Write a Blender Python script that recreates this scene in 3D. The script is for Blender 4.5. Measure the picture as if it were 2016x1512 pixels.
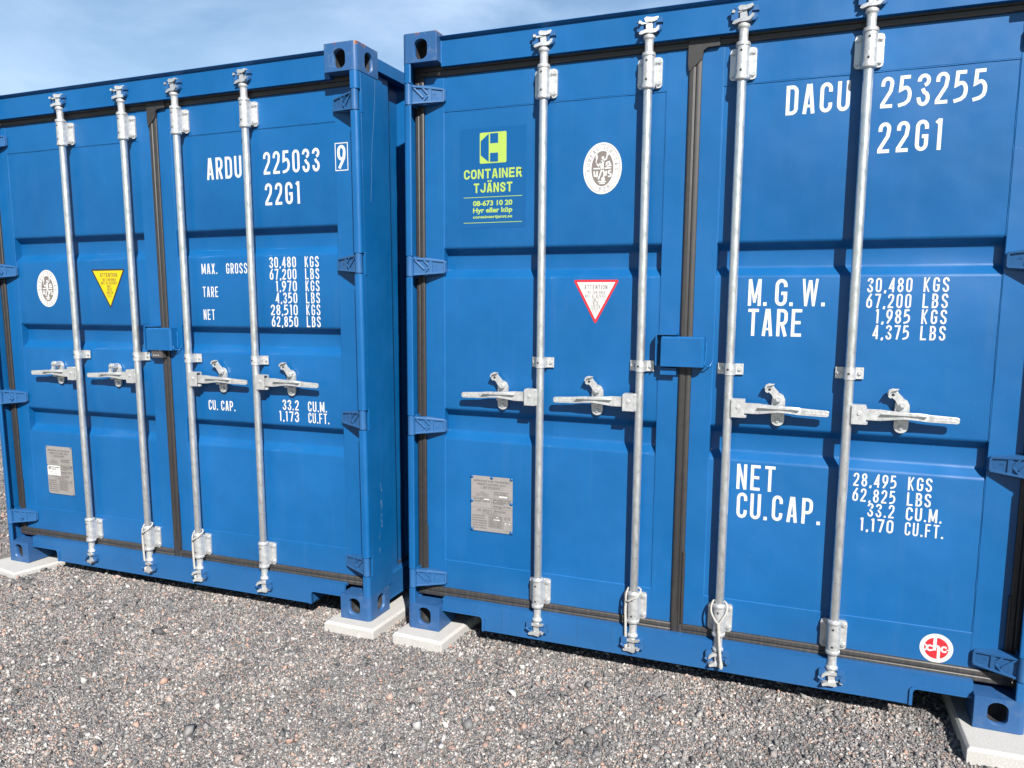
import bpy, bmesh, math, random
import numpy as np
from mathutils import Matrix, Vector
R = math.radians
for o in list(bpy.data.objects): bpy.data.objects.remove(o)
sc = bpy.context.scene
col = sc.collection

# ------------------------------------------------------------------ camera
cam = bpy.data.cameras.new('camera'); co = bpy.data.objects.new('camera', cam); col.objects.link(co)
CP = Vector((1.71766, -3.01093, 1.46231))
rx = Vector((0.930459, 0.366306, 0.008125)); ux = Vector((-0.053612, 0.114178, 0.992013)); fx = Vector((-0.362452, 0.923463, -0.125876))
mw = Matrix.Identity(4)
for i in range(3):
    mw[i][0] = rx[i]; mw[i][1] = ux[i]; mw[i][2] = -fx[i]; mw[i][3] = CP[i]
co.matrix_world = mw
cam.sensor_width = 36; cam.lens = 27.3728; cam.shift_x = -0.0057; cam.shift_y = 0.02156
cam.clip_start = 0.05; cam.clip_end = 3000
sc.camera = co

# ------------------------------------------------------------------ world and sun
SUN = Vector((0.69, -1.0, 0.92)).normalized()
el = math.asin(SUN.z); az = math.atan2(SUN.x, SUN.y)
w = bpy.data.worlds.new('World'); sc.world = w; w.use_nodes = True
nt = w.node_tree; nt.nodes.clear()
N = lambda t, k: t.nodes.new(k)
out = N(nt, 'ShaderNodeOutputWorld'); bg = N(nt, 'ShaderNodeBackground'); sky = N(nt, 'ShaderNodeTexSky')
sky.sky_type = 'NISHITA'; sky.sun_disc = False; sky.sun_elevation = el; sky.sun_rotation = az
sky.air_density = 1.15; sky.dust_density = 0.15; sky.ozone_density = 1.5; sky.altitude = 20
tc = N(nt, 'ShaderNodeTexCoord'); mp = N(nt, 'ShaderNodeMapping'); mp.inputs['Scale'].default_value = (1.0, 1.0, 3.2)
no = N(nt, 'ShaderNodeTexNoise'); no.inputs['Scale'].default_value = 1.7; no.inputs['Detail'].default_value = 7; no.inputs['Roughness'].default_value = 0.56; no.inputs['Distortion'].default_value = 0.5
rp = N(nt, 'ShaderNodeValToRGB'); rp.color_ramp.elements[0].position = 0.46; rp.color_ramp.elements[1].position = 0.70
rp.color_ramp.elements[0].color = (0.0, 0.0, 0.0, 1); rp.color_ramp.elements[1].color = (0.5, 0.5, 0.5, 1)
mx = N(nt, 'ShaderNodeMix'); mx.data_type = 'RGBA'
mx.inputs['B'].default_value = (9.3, 10.9, 13.2, 1)
sp = N(nt, 'ShaderNodeSeparateXYZ'); nt.links.new(tc.outputs['Generated'], sp.inputs[0])
mr = N(nt, 'ShaderNodeMapRange'); mr.interpolation_type = 'SMOOTHSTEP'; mr.inputs['From Min'].default_value = -0.25; mr.inputs['From Max'].default_value = 0.55
nt.links.new(sp.outputs['Y'], mr.inputs['Value'])          # thin cloud and added bright veil, masked northward to keep fill off the doors
m1 = N(nt, 'ShaderNodeMath'); m1.operation = 'MULTIPLY'; m1.inputs[1].default_value = 0.12; nt.links.new(mr.outputs['Result'], m1.inputs[0])
m2 = N(nt, 'ShaderNodeMath'); m2.operation = 'MULTIPLY'; nt.links.new(mr.outputs['Result'], m2.inputs[0])
mv = N(nt, 'ShaderNodeMix'); mv.data_type = 'RGBA'; mv.inputs['B'].default_value = (5.6, 10.4, 17.5, 1)
nt.links.new(tc.outputs['Generated'], mp.inputs['Vector']); nt.links.new(mp.outputs['Vector'], no.inputs['Vector'])
nt.links.new(no.outputs['Fac'], rp.inputs['Fac']); nt.links.new(rp.outputs['Color'], m2.inputs[1]); nt.links.new(m2.outputs[0], mx.inputs['Factor'])
nt.links.new(m1.outputs[0], mv.inputs['Factor']); nt.links.new(sky.outputs['Color'], mv.inputs['A']); nt.links.new(mv.outputs['Result'], mx.inputs['A']); nt.links.new(mx.outputs['Result'], bg.inputs['Color'])
bg.inputs['Strength'].default_value = 0.052
nt.links.new(bg.outputs['Background'], out.inputs['Surface'])
sl = bpy.data.lights.new('sun', 'SUN'); sl.energy = 5.0; sl.angle = R(0.55); sl.color = (1.0, 0.955, 0.9)
so = bpy.data.objects.new('sun', sl); col.objects.link(so); so.location = (6, -8, 8)
so.rotation_euler = SUN.to_track_quat('Z', 'Y').to_euler()
sc.view_settings.view_transform = 'Standard'; sc.view_settings.look = 'None'; sc.view_settings.exposure = 1.12; sc.view_settings.gamma = 1.0
sc.render.engine = 'CYCLES'

# ------------------------------------------------------------------ materials
def newmat(name):
    m = bpy.data.materials.new(name); m.use_nodes = True
    t = m.node_tree; b = t.nodes['Principled BSDF']
    return m, t, b
def tex(t, scale, detail=4, rough=0.55, vec=None, kind='ShaderNodeTexNoise', space='Object', sc3=None):
    c = N(t, 'ShaderNodeTexCoord'); v = c.outputs[space]
    if sc3:
        mpn = N(t, 'ShaderNodeMapping'); mpn.inputs['Scale'].default_value = sc3; t.links.new(v, mpn.inputs['Vector']); v = mpn.outputs['Vector']
    n = N(t, kind); n.inputs['Scale'].default_value = scale
    if kind == 'ShaderNodeTexNoise': n.inputs['Detail'].default_value = detail; n.inputs['Roughness'].default_value = rough
    t.links.new(v, n.inputs['Vector']); return n
def ramp(t, src, pts):
    r = N(t, 'ShaderNodeValToRGB'); e = r.color_ramp.elements
    while len(e) < len(pts): e.new(0.5)
    for i, (p, c) in enumerate(pts):
        e[i].position = p; e[i].color = (*c, 1) if len(c) == 3 else c
    t.links.new(src, r.inputs['Fac']); return r
def mix(t, fac, a, b):
    m = N(t, 'ShaderNodeMix'); m.data_type = 'RGBA'
    for k, v in (('Factor', fac), ('A', a), ('B', b)):
        if hasattr(v, 'links') or hasattr(v, 'is_linked'): t.links.new(v, m.inputs[k])
        else: m.inputs[k].default_value = v if k == 'Factor' else (*v, 1)
    return m.outputs['Result']
def mathn(t, op, a, b=None, clamp=False):
    m = N(t, 'ShaderNodeMath'); m.operation = op; m.use_clamp = clamp
    for i, v in enumerate((a, b)):
        if v is None: continue
        if hasattr(v, 'is_linked'): t.links.new(v, m.inputs[i])
        else: m.inputs[i].default_value = v
    return m.outputs[0]
def bump(t, b, h, strength=0.2, dist=0.01, prev=None):
    n = N(t, 'ShaderNodeBump'); n.inputs['Strength'].default_value = strength; n.inputs['Distance'].default_value = dist
    t.links.new(h, n.inputs['Height'])
    if prev: t.links.new(prev, n.inputs['Normal'])
    t.links.new(n.outputs['Normal'], b.inputs['Normal']); return n.outputs['Normal']

def paint_mat(name, base=(0.0003, 0.0700, 0.2100), rust=None, rough=0.385, worn=0.0):
    m, t, b = newmat(name)
    n1 = tex(t, 2.3, 5, 0.6); n2 = tex(t, 1.0, 6, 0.6, sc3=(26, 26, 1.6)); n3 = tex(t, 160, 3, 0.6)
    lo = tuple(c * 0.9 for c in base); hi = tuple(min(1, c * 1.1 + 0.004) for c in base)
    c = ramp(t, n1.outputs['Fac'], [(0.3, lo), (0.7, hi)]).outputs['Color']
    st = ramp(t, n2.outputs['Fac'], [(0.55, (0, 0, 0)), (0.86, (0.09, 0.09, 0.09))]).outputs['Color']
    c = mix(t, st, c, (0.0769, 0.1308, 0.2077))
    # dusty film thickest near the ground
    sx = N(t, 'ShaderNodeSeparateXYZ'); cc = N(t, 'ShaderNodeTexCoord'); t.links.new(cc.outputs['Object'], sx.inputs[0])
    low = mathn(t, 'MULTIPLY', mathn(t, 'SUBTRACT', 0.32, sx.outputs['Z'], True), mathn(t, 'MULTIPLY', n3.outputs['Fac'], 0.75), True)
    c = mix(t, low, c, (0.1154, 0.1269, 0.1385))
    # pale chips
    vv = tex(t, 46, kind='ShaderNodeTexVoronoi'); n4 = tex(t, 3.1, 3)
    chip = mathn(t, 'MULTIPLY', mathn(t, 'LESS_THAN', vv.outputs['Distance'], 0.055), mathn(t, 'GREATER_THAN', n4.outputs['Fac'], 0.57))
    c = mix(t, mathn(t, 'MULTIPLY', chip, 0.35), c, (0.2308, 0.3231, 0.4615))
    if worn:
        nw = tex(t, 17, 8, 0.72)
        wm = ramp(t, nw.outputs['Fac'], [(0.52, (0, 0, 0)), (0.66, (worn, worn, worn))]).outputs['Color']
        c = mix(t, wm, c, (0.1077, 0.1462, 0.1923))
    if rust:
        nr = tex(t, 22, 9, 0.7)
        zz = mathn(t, 'MULTIPLY', mathn(t, 'SUBTRACT', sx.outputs['Z'], rust[0]), rust[1], True)
        rm = mathn(t, 'SUBTRACT', mathn(t, 'ADD', nr.outputs['Fac'], mathn(t, 'MULTIPLY', zz, 0.17)), 0.655)
        rm = mathn(t, 'MULTIPLY', rm, 18, True)
        nr2 = tex(t, 60, 5)
        rc = ramp(t, nr2.outputs['Fac'], [(0.35, (0.07, 0.025, 0.015)), (0.6, (0.24, 0.085, 0.035))]).outputs['Color']
        c = mix(t, rm, c, rc)
    t.links.new(c, b.inputs['Base Color']); b.inputs['Specular IOR Level'].default_value = 0.38
    rr = ramp(t, tex(t, 5, 5).outputs['Fac'], [(0.3, (rough - 0.05,) * 3), (0.7, (rough + 0.08,) * 3)])
    t.links.new(rr.outputs['Color'], b.inputs['Roughness'])
    p = bump(t, b, tex(t, 1.8, 3).outputs['Fac'], 0.5, 0.03)
    bump(t, b, n3.outputs['Fac'], 0.10, 0.0006, p)
    return m
PAINT = paint_mat('blue_paint')
CASTM = paint_mat('worn_blue_paint', (0.0154, 0.0654, 0.1731), rust=(2.568, 40), rough=0.42, worn=0.55)
CASTB = paint_mat('worn_blue_paint_low', (0.0062, 0.0615, 0.1846), rust=(9, 1), rough=0.42, worn=0.25)
HINGEM = paint_mat('hinge_blue_paint', (0.0015, 0.0700, 0.2080), rough=0.36, worn=0.12)

def simple(name, c, rough=0.5, metal=0.0, var=0.0, vs=20, bmp=0.0):
    m, t, b = newmat(name); b.inputs['Roughness'].default_value = rough; b.inputs['Metallic'].default_value = metal
    if var:
        n = tex(t, vs, 5, 0.65)
        r = ramp(t, n.outputs['Fac'], [(0.3, tuple(x * (1 - var) for x in c)), (0.7, tuple(min(1, x * (1 + var)) for x in c))])
        t.links.new(r.outputs['Color'], b.inputs['Base Color'])
        if bmp: bump(t, b, n.outputs['Fac'], bmp, 0.002)
    else: b.inputs['Base Color'].default_value = (*c, 1)
    return m
WHITE = simple('white_lettering', (0.46, 0.46, 0.455), 0.45, var=0.03, vs=9)
LIME = simple('lime_print', (0.2615, 0.3692, 0.0654), 0.45, var=0.04, vs=9)
BLACK = simple('black_print', (0.02, 0.02, 0.02), 0.5, var=0.1)
GREYP = simple('grey_print', (0.0462, 0.0423, 0.0385), 0.5, var=0.1)
TAUPE = simple('taupe_print', (0.1308, 0.1115, 0.1038), 0.5, var=0.04)
RED = simple('red_print', (0.3846, 0.0154, 0.0231), 0.42, var=0.05)
YEL = simple('yellow_print', (0.4615, 0.3538, 0.0023), 0.42, var=0.03)
STBLUE = simple('sticker_blue', (0.0004, 0.0600, 0.1850), 0.3, var=0.04, vs=4)
PLATE = simple('plate_metal', (0.235, 0.222, 0.214), 0.5, 0.2, var=0.08, vs=30)
SCRATCH = simple('scratched_primer', (0.1538, 0.2154, 0.2923), 0.6, var=0.2, vs=60)
WELD = paint_mat('weld_bead_paint', (0.0077, 0.0923, 0.2615), rough=0.3)
BORE_SHADE = simple('bore_shade', (0.012, 0.012, 0.014), 0.8, var=0.2)  # near-black stands in for shade inside bores and on discs drawn as holes
UNDER = simple('underside_paint', (0.012, 0.03, 0.07), 0.8, var=0.3)
ROPE = simple('white_rope', (0.32, 0.308, 0.285), 0.9, var=0.12, vs=150)
PAD = simple('padlock_steel', (0.13, 0.118, 0.112), 0.4, 0.6, var=0.15, vs=60)

def galv(name, metal, base, r0, r1, streak):
    m, t, b = newmat(name)
    n = tex(t, 1.0, 6, 0.65, sc3=streak); n2 = tex(t, 55, 4, 0.6)
    c = ramp(t, n.outputs['Fac'], [(0.25, tuple(x * 0.72 for x in base)), (0.52, base), (0.8, tuple(min(1, x * 1.18) for x in base))]).outputs['Color']
    c = mix(t, mathn(t, 'MULTIPLY', n2.outputs['Fac'], 0.35), c, tuple(x * 0.8 for x in base))
    t.links.new(c, b.inputs['Base Color']); b.inputs['Metallic'].default_value = metal
    t.links.new(ramp(t, n.outputs['Fac'], [(0.3, (r0,) * 3), (0.7, (r1,) * 3)]).outputs['Color'], b.inputs['Roughness'])
    bump(t, b, n2.outputs['Fac'], 0.3, 0.0012)
    return m
GALV = galv('galvanised_bar', 0.85, (0.64, 0.66, 0.665), 0.24, 0.38, (60, 60, 22))
GALVC = galv('galvanised_casting', 0.6, (0.53, 0.54, 0.54), 0.28, 0.48, (70, 70, 70))

def rubber():
    m, t, b = newmat('gasket_rubber')
    n = tex(t, 30, 6, 0.7); n2 = tex(t, 1.0, 5, 0.7, sc3=(90, 90, 5))
    sx = N(t, 'ShaderNodeSeparateXYZ'); cc = N(t, 'ShaderNodeTexCoord'); t.links.new(cc.outputs['Object'], sx.inputs[0])
    c = ramp(t, n.outputs['Fac'], [(0.3, (0.016, 0.0153, 0.0152)), (0.7, (0.026, 0.0247, 0.0243))]).outputs['Color']
    low = mathn(t, 'MULTIPLY', mathn(t, 'SUBTRACT', 0.42, sx.outputs['Z'], True), 1.6, True)
    dust = mathn(t, 'MULTIPLY', low, ramp(t, n2.outputs['Fac'], [(0.42, (0.05,) * 3), (0.75, (0.9,) * 3)]).outputs['Color'])
    c = mix(t, dust, c, (0.1000, 0.0885, 0.0769))
    t.links.new(c, b.inputs['Base Color']); b.inputs['Roughness'].default_value = 0.5
    bump(t, b, n.outputs['Fac'], 0.2, 0.001)
    return m
RUBBER = rubber()
def concrete():
    m, t, b = newmat('concrete_slab')
    n = tex(t, 180, 6, 0.75); n2 = tex(t, 9, 4)
    c = ramp(t, n.outputs['Fac'], [(0.3, (0.25, 0.244, 0.228)), (0.52, (0.36, 0.353, 0.335)), (0.75, (0.45, 0.442, 0.42))]).outputs['Color']
    c = mix(t, ramp(t, n2.outputs['Fac'], [(0.45, (0,) * 3), (0.8, (0.5,) * 3)]).outputs['Color'], c, (0.30, 0.293, 0.275))
    t.links.new(c, b.inputs['Base Color']); b.inputs['Roughness'].default_value = 0.9
    bump(t, b, n.outputs['Fac'], 0.5, 0.002)
    return m
CONC = concrete()
STONE_PTS = [(0.0, (0.038, 0.039, 0.041)), (0.14, (0.082, 0.083, 0.086)), (0.40, (0.146, 0.146, 0.146)), (0.64, (0.216, 0.211, 0.206)),
             (0.73, (0.205, 0.162, 0.142)), (0.82, (0.29, 0.185, 0.145)), (0.86, (0.27, 0.26, 0.248)), (0.98, (0.36, 0.353, 0.34))]
def stone():
    m, t, b = newmat('crushed_stone')
    g = N(t, 'ShaderNodeNewGeometry')
    c = ramp(t, g.outputs['Random Per Island'], STONE_PTS); 
    n = tex(t, 260, 4, 0.7); n2 = tex(t, 900, 2, 0.6)
    k = ramp(t, n.outputs['Fac'], [(0.3, (0.5, 0.5, 0.52)), (0.5, (1, 1, 1)), (0.72, (1.5, 1.46, 1.42))]).outputs['Color']
    mm = N(t, 'ShaderNodeMix'); mm.data_type = 'RGBA'; mm.blend_type = 'MULTIPLY'; mm.inputs['Factor'].default_value = 1
    t.links.new(c.outputs['Color'], mm.inputs['A']); t.links.new(k, mm.inputs['B'])
    big = ramp(t, tex(t, 4.2, 7, 0.72).outputs['Fac'], [(0.34, (0.66, 0.67, 0.69)), (0.5, (1.0, 0.985, 0.97)), (0.66, (1.35, 1.3, 1.26))]).outputs['Color']
    m2 = N(t, 'ShaderNodeMix'); m2.data_type = 'RGBA'; m2.blend_type = 'MULTIPLY'; m2.inputs['Factor'].default_value = 1
    t.links.new(mm.outputs['Result'], m2.inputs['A']); t.links.new(big, m2.inputs['B'])
    t.links.new(m2.outputs['Result'], b.inputs['Base Color']); b.inputs['Roughness'].default_value = 0.75
    bump(t, b, n2.outputs['Fac'], 0.4, 0.001)
    return m
STONE = stone()
def groundm():
    m, t, b = newmat('gravel_bed')
    v1 = tex(t, 95, kind='ShaderNodeTexVoronoi'); v2 = tex(t, 210, kind='ShaderNodeTexVoronoi'); n = tex(t, 0.9, 5, 0.6); n3 = tex(t, 300, 4, 0.7)
    def cells(v):
        s = N(t, 'ShaderNodeSeparateColor'); t.links.new(v.outputs['Color'], s.inputs[0])
        return ramp(t, s.outputs[0], STONE_PTS).outputs['Color']
    c = mix(t, 0.55, cells(v1), cells(v2))
    c = mix(t, mathn(t, 'MULTIPLY', n3.outputs['Fac'], 0.6), c, (0.09, 0.086, 0.082))
    t.links.new(c, b.inputs['Base Color']); b.inputs['Roughness'].default_value = 0.9
    h = mathn(t, 'ADD', mathn(t, 'MULTIPLY', v1.outputs['Distance'], -1.0), mathn(t, 'MULTIPLY', v2.outputs['Distance'], -0.5))
    bump(t, b, h, 1.0, 0.006)
    return m
GROUND = groundm()

# ------------------------------------------------------------------ mesh builder
class MB:
    def __init__(s): s.v = []; s.f = []; s.m = []; s.sm = []
    def add(s, vs, fs, mat=0, smooth=False):
        b = len(s.v); s.v += [tuple(p) for p in vs]
        for f in fs: s.f.append(tuple(b + i for i in f)); s.m.append(mat); s.sm.append(smooth)
    def box(s, x0, x1, y0, y1, z0, z1, mat=0):
        if x0 > x1: x0, x1 = x1, x0
        s.add([(x0,y0,z0),(x1,y0,z0),(x1,y1,z0),(x0,y1,z0),(x0,y0,z1),(x1,y0,z1),(x1,y1,z1),(x0,y1,z1)],
              [(0,3,2,1),(4,5,6,7),(0,1,5,4),(1,2,6,5),(2,3,7,6),(3,0,4,7)], mat)
    def prism(s, poly, axis, a, b, mat=0, smooth=False, caps=True):
        n = len(poly); vs = []
        for t in (a, b):
            for (p, q) in poly:
                vs.append({'x': (t, p, q), 'y': (p, t, q), 'z': (p, q, t)}[axis])
        fs = [(i, (i + 1) % n, n + (i + 1) % n, n + i) for i in range(n)]
        s.add(vs, fs, mat, smooth)
        if caps: s.add(vs, [tuple(range(n)), tuple(range(n, 2 * n))], mat)
    def cyl(s, p0, p1, r0, r1=None, n=20, mat=0, caps=True):
        r1 = r0 if r1 is None else r1
        p0 = Vector(p0); p1 = Vector(p1); d = (p1 - p0).normalized()
        a = d.orthogonal().normalized(); b = d.cross(a); vs = []
        for p, r in ((p0, r0), (p1, r1)):
            for i in range(n):
                t = 2 * math.pi * i / n; vs.append(p + a * r * math.cos(t) + b * r * math.sin(t))
        s.add(vs, [(i, (i + 1) % n, n + (i + 1) % n, n + i) for i in range(n)], mat, True)
        if caps: s.add(vs, [tuple(range(n))[::-1], tuple(range(n, 2 * n))], mat)
    def lathe(s, prof, cx, cy, n=24, mat=0):          # prof: (r, z) about a vertical axis
        vs = [(cx + r * math.cos(2*math.pi*i/n), cy + r * math.sin(2*math.pi*i/n), z) for r, z in prof for i in range(n)]
        fs = [(k*n+i, k*n+(i+1) % n, (k+1)*n+(i+1) % n, (k+1)*n+i) for k in range(len(prof)-1) for i in range(n)]
        s.add(vs, fs, mat, True)
        s.add(vs, [tuple(range(n)), tuple(range((len(prof)-1)*n, len(prof)*n))], mat)
    def tube(s, pts, r, n=8, mat=0, closed=False):
        pts = [Vector(p) for p in pts]; vs = []; k = len(pts); up = Vector((0.13, 1, 0.07))
        for i, p in enumerate(pts):
            d = (pts[min(i+1, k-1)] - pts[max(i-1, 0)]).normalized()
            a = d.cross(up)
            if a.length < 1e-3: a = d.cross(Vector((1, 0, 0)))
            a.normalize(); b = d.cross(a)
            for j in range(n):
                t = 2*math.pi*j/n; vs.append(p + a*r*math.cos(t) + b*r*math.sin(t))
        s.add(vs, [(i*n+j, i*n+(j+1) % n, (i+1)*n+(j+1) % n, (i+1)*n+j) for i in range(k-1) for j in range(n)], mat, True)
        s.add(vs, [tuple(range(n)), tuple(range((k-1)*n, k*n))], mat)
    def xf(s, fn, i0=0):
        for i in range(i0, len(s.v)): s.v[i] = tuple(fn(*s.v[i]))
    def mesh(s, name, mats, smooth_angle=None):
        me = bpy.data.meshes.new(name); me.from_pydata(s.v, [], s.f)
        for m in mats: me.materials.append(m)
        me.polygons.foreach_set('material_index', s.m); me.polygons.foreach_set('use_smooth', s.sm)
        bm = bmesh.new(); bm.from_mesh(me); bmesh.ops.recalc_face_normals(bm, faces=bm.faces); bm.to_mesh(me); bm.free()
        if smooth_angle is not None:
            me.polygons.foreach_set('use_smooth', [True]*len(me.polygons)); me.set_sharp_from_angle(angle=R(smooth_angle))
        me.update(); return me
    def build(s, name, mats, parent=None, bevel=0, seg=2, smooth_angle=None, weld=0):
        o = bpy.data.objects.new(name, s.mesh(name, mats if isinstance(mats, (list, tuple)) else [mats], smooth_angle))
        col.objects.link(o); o.parent = parent
        finish(o, bevel, seg, weld); return o
def finish(o, bevel, seg=2, weld=0):
    if weld:
        m = o.modifiers.new('weld', 'WELD'); m.merge_threshold = weld
    if bevel:
        m = o.modifiers.new('bevel', 'BEVEL'); m.width = bevel; m.segments = seg; m.limit_method = 'ANGLE'; m.angle_limit = R(32); m.harden_normals = False
def place(name, me, parent, loc=(0, 0, 0), rot=(0, 0, 0), scale=(1, 1, 1), bevel=0, seg=2):
    o = bpy.data.objects.new(name, me); col.objects.link(o); o.parent = parent; o.location = loc; o.rotation_euler = rot; o.scale = scale
    finish(o, bevel, seg); return o
def tag(o, label=None, cat=None, group=None, kind=None):
    for k, v in (('label', label), ('category', cat), ('group', group), ('kind', kind)):
        if v: o[k] = v
    return o

# ------------------------------------------------------------------ stroke lettering
def arc(cx, cy, ax, ay, a0, a1, n=9):
    return [(cx + ax*math.cos(R(a0 + (a1-a0)*i/n)), cy + ay*math.sin(R(a0 + (a1-a0)*i/n))) for i in range(n+1)]
def glyph(ch, w, s):
    L = s/2; X = w - s/2; B = s/2; T = 1 - s/2; c = w/2; r = (X-L)/2; v = min(r*1.2, 0.24); M = 0.5
    O_ = arc(c, T-v, r, v, 0, 180) + arc(c, B+v, r, v, 180, 360)
    g = {
    'A': [([(L, 0), (c-s*0.22, 1)], 0), ([(X, 0), (c+s*0.22, 1)], 0), ([(L+r*0.32, 0.26), (X-r*0.32, 0.26)], 0)],
    'B': [([(L, 0.5), (L, B), (X-r, B)] + arc(X-r, 0.5*(B+0.52), r, 0.5*(0.52-B), -90, 90) + [(L+s/2, 0.52)], 0), ([(L, 0.56), (L, T), (X-r*1.1, T)] + arc(X-r*1.1, 0.5*(T+0.52), r*0.95, 0.5*(T-0.52), 90, -90) + [(L+s/2, 0.52)], 0)],
    'C': [([(X, min(0.68, T-v-0.03))] + arc(c, T-v, r, v, 0, 180) + arc(c, B+v, r, v, 180, 360) + [(X, max(0.32, B+v+0.03))], 0)],
    'D': [([(L, B), (X-r, B)] + arc(X-r, B+v, r, v, -90, 0) + arc(X-r, T-v, r, v, 0, 90) + [(L, T)], 1)],
    'E': [([(X+s*0.3, B), (L, B), (L, T), (X+s*0.3, T)], 0), ([(L, 0.51), (X, 0.51)], 0)],
    'F': [([(L, 0), (L, T), (X+s*0.3, T)], 0), ([(L, 0.51), (X, 0.51)], 0)],
    'G': [([(X, min(0.7, T-v-0.02))] + arc(c, T-v, r, v, 0, 180) + arc(c, B+v, r, v, 180, 360) + [(X, 0.47), (c, 0.47)], 0)],
    'H': [([(L, 0), (L, 1)], 0), ([(X, 0), (X, 1)], 0), ([(L, 0.5), (X, 0.5)], 0)],
    'I': [([(c, 0), (c, 1)], 0)],
    'J': [([(X, 1), (X, B+v)] + arc(c, B+v, r, v, 0, -180) + [(L, max(0.3, B+v+0.02))], 0)],
    'K': [([(L, 0), (L, 1)], 0), ([(L, 0.38), (X, 1)], 0), ([(L+r*0.55, 0.52), (X, 0)], 0)],
    'L': [([(L, 1), (L, B), (X+s*0.3, B)], 0)],
    'M': [([(L, 0), (L, 1)], 0), ([(X, 0), (X, 1)], 0), ([(L+0.02, 1), (c, 0.12)], 0), ([(c, 0.12), (X-0.02, 1)], 0)],
    'N': [([(L, 0), (L, 1)], 0), ([(X, 0), (X, 1)], 0), ([(L+0.01, 1), (X-0.01, 0)], 0)],
    'O': [(O_, 1)], '0': [(O_, 1)],
    'P': [([(L, 0), (L, T), (X-r, T)] + arc(X-r, T-v, r, v, 90, 0) + arc(X-r, 0.44+v, r, v, 0, -90) + [(L+s/2, 0.44)], 0)],
    'R': [([(L, 0), (L, T), (X-r, T)] + arc(X-r, T-v, r, v, 90, 0) + arc(X-r, 0.46+v, r, v, 0, -90) + [(L+s/2, 0.46)], 0), ([(c, 0.46), (X, 0)], 0)],
    'S': [([(X, min(0.72, T-v-0.02))] + arc(c, T-v, r, v, 0, 180) + [(L+r*0.15, 0.62), (c-r*0.3, 0.54), (c+r*0.3, 0.47), (X-r*0.15, 0.38)] + arc(c, B+v, r, v, 0, -180) + [(L, max(0.28, B+v+0.02))], 0)],
    'T': [([(0, T), (w, T)], 0), ([(c, T), (c, 0)], 0)],
    'U': [([(L, 1), (L, B+v)] + arc(c, B+v, r, v, 180, 360) + [(X, 1)], 0)],
    'V': [([(L, 1), (c-s*0.2, 0)], 0), ([(c+s*0.2, 0), (X, 1)], 0)],
    'W': [([(L, 1), (L+r*0.42, 0)], 0), ([(L+r*0.42, 0), (c-s*0.1, 0.95)], 0), ([(c+s*0.1, 0.95), (X-r*0.42, 0)], 0), ([(X-r*0.42, 0), (X, 1)], 0)],
    'X': [([(L, 0), (X, 1)], 0), ([(L, 1), (X, 0)], 0)],
    'Y': [([(L, 1), (c, 0.45), (X, 1)], 0), ([(c, 0.47), (c, 0)], 0)],
    'Z': [([(L, T), (X, T), (L, B), (X, B)], 0)],
    '1': [([(c+0.03, 0), (c+0.03, 1)], 0), ([(c+0.03-s*0.9, 0.86), (c+0.03, 0.97)], 0)],
    '2': [([(L, min(0.7, T-v-0.02))] + arc(c, T-v, r, v, 180, 0) + [(X-r*0.25, 0.54), (L, s), (L, B), (X+s*0.3, B)], 0)],
    '3': [([(L, min(0.76, T-v-0.01))] + arc(c, T-v*0.95, r, v*0.95, 180, -80) , 0), ([(c-r*0.25, 0.53)] + arc(c, B+v, r, v*1.15, 80, -180) + [(L, max(0.26, B+v+0.01))], 0)],
    '4': [([(X-r*0.35, 0), (X-r*0.35, 1)], 0), ([(X-r*0.35, 0.97), (L, 0.27), (X+s*0.3, 0.27)], 0)],
    '5': [([(X, T), (L+0.02, T), (L, 0.55)] + arc(c, 0.38, r, 0.23, 115, 0) + [(X-r*0.06, 0.28), (X-r*0.3, 0.18), (c, 0.1), (0, B*0.8)], 0)],
    '6': [(arc(c, B+v, r, v, 0, -180) + arc(c, 0.40, r, 0.2, 180, 0), 1), ([(L+0.01, 0.36), (L+0.02, 0.56), (X-0.02, 1)], 0)],
    '7': [([(0, T), (X, T), (c-r*0.2, 0)], 0)],
    '8': [(arc(c, 0.745, r*0.93, T-0.745, 0, 360, 18)[:-1], 1), (arc(c, 0.285, r, 0.285-B, 0, 360, 18)[:-1], 1)],
    '9': [(arc(c, T-v, r, v, 0, 180) + arc(c, 0.60, r, 0.2, 180, 360), 1), ([(X-0.01, 0.64), (X-0.02, 0.44), (L+0.02, 0)], 0)],
    '.': [([(c, 0), (c, s*1.1)], 0)],
    ',': [([(c+s*0.25, s*0.95), (c-s*0.15, -0.08)], 0)],
    '-': [([(L, 0.45), (X, 0.45)], 0)],
    '/': [([(L, 0), (X, 1)], 0)],
    ':': [([(c, 0.1), (c, 0.1+s)], 0), ([(c, 0.5), (c, 0.5+s)], 0)],
    }
    if ch == 'Ä':
        return glyph('A', w, s) + [([(L+r*0.35, 1.08), (L+r*0.35, 1.08+s)], 0), ([(X-r*0.35, 1.08), (X-r*0.35, 1.08+s)], 0)]
    return g.get(ch, [])
def glyph3(ch, w, s):
    thin = {'M': (2, 3), 'N': (2,), 'W': (0, 1, 2, 3), 'A': (2,), 'K': (1, 2)}.get(ch, ())
    return [(p, c, 0.74 if i in thin else 1.0) for i, (p, c) in enumerate(glyph(ch, w, s))]
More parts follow.
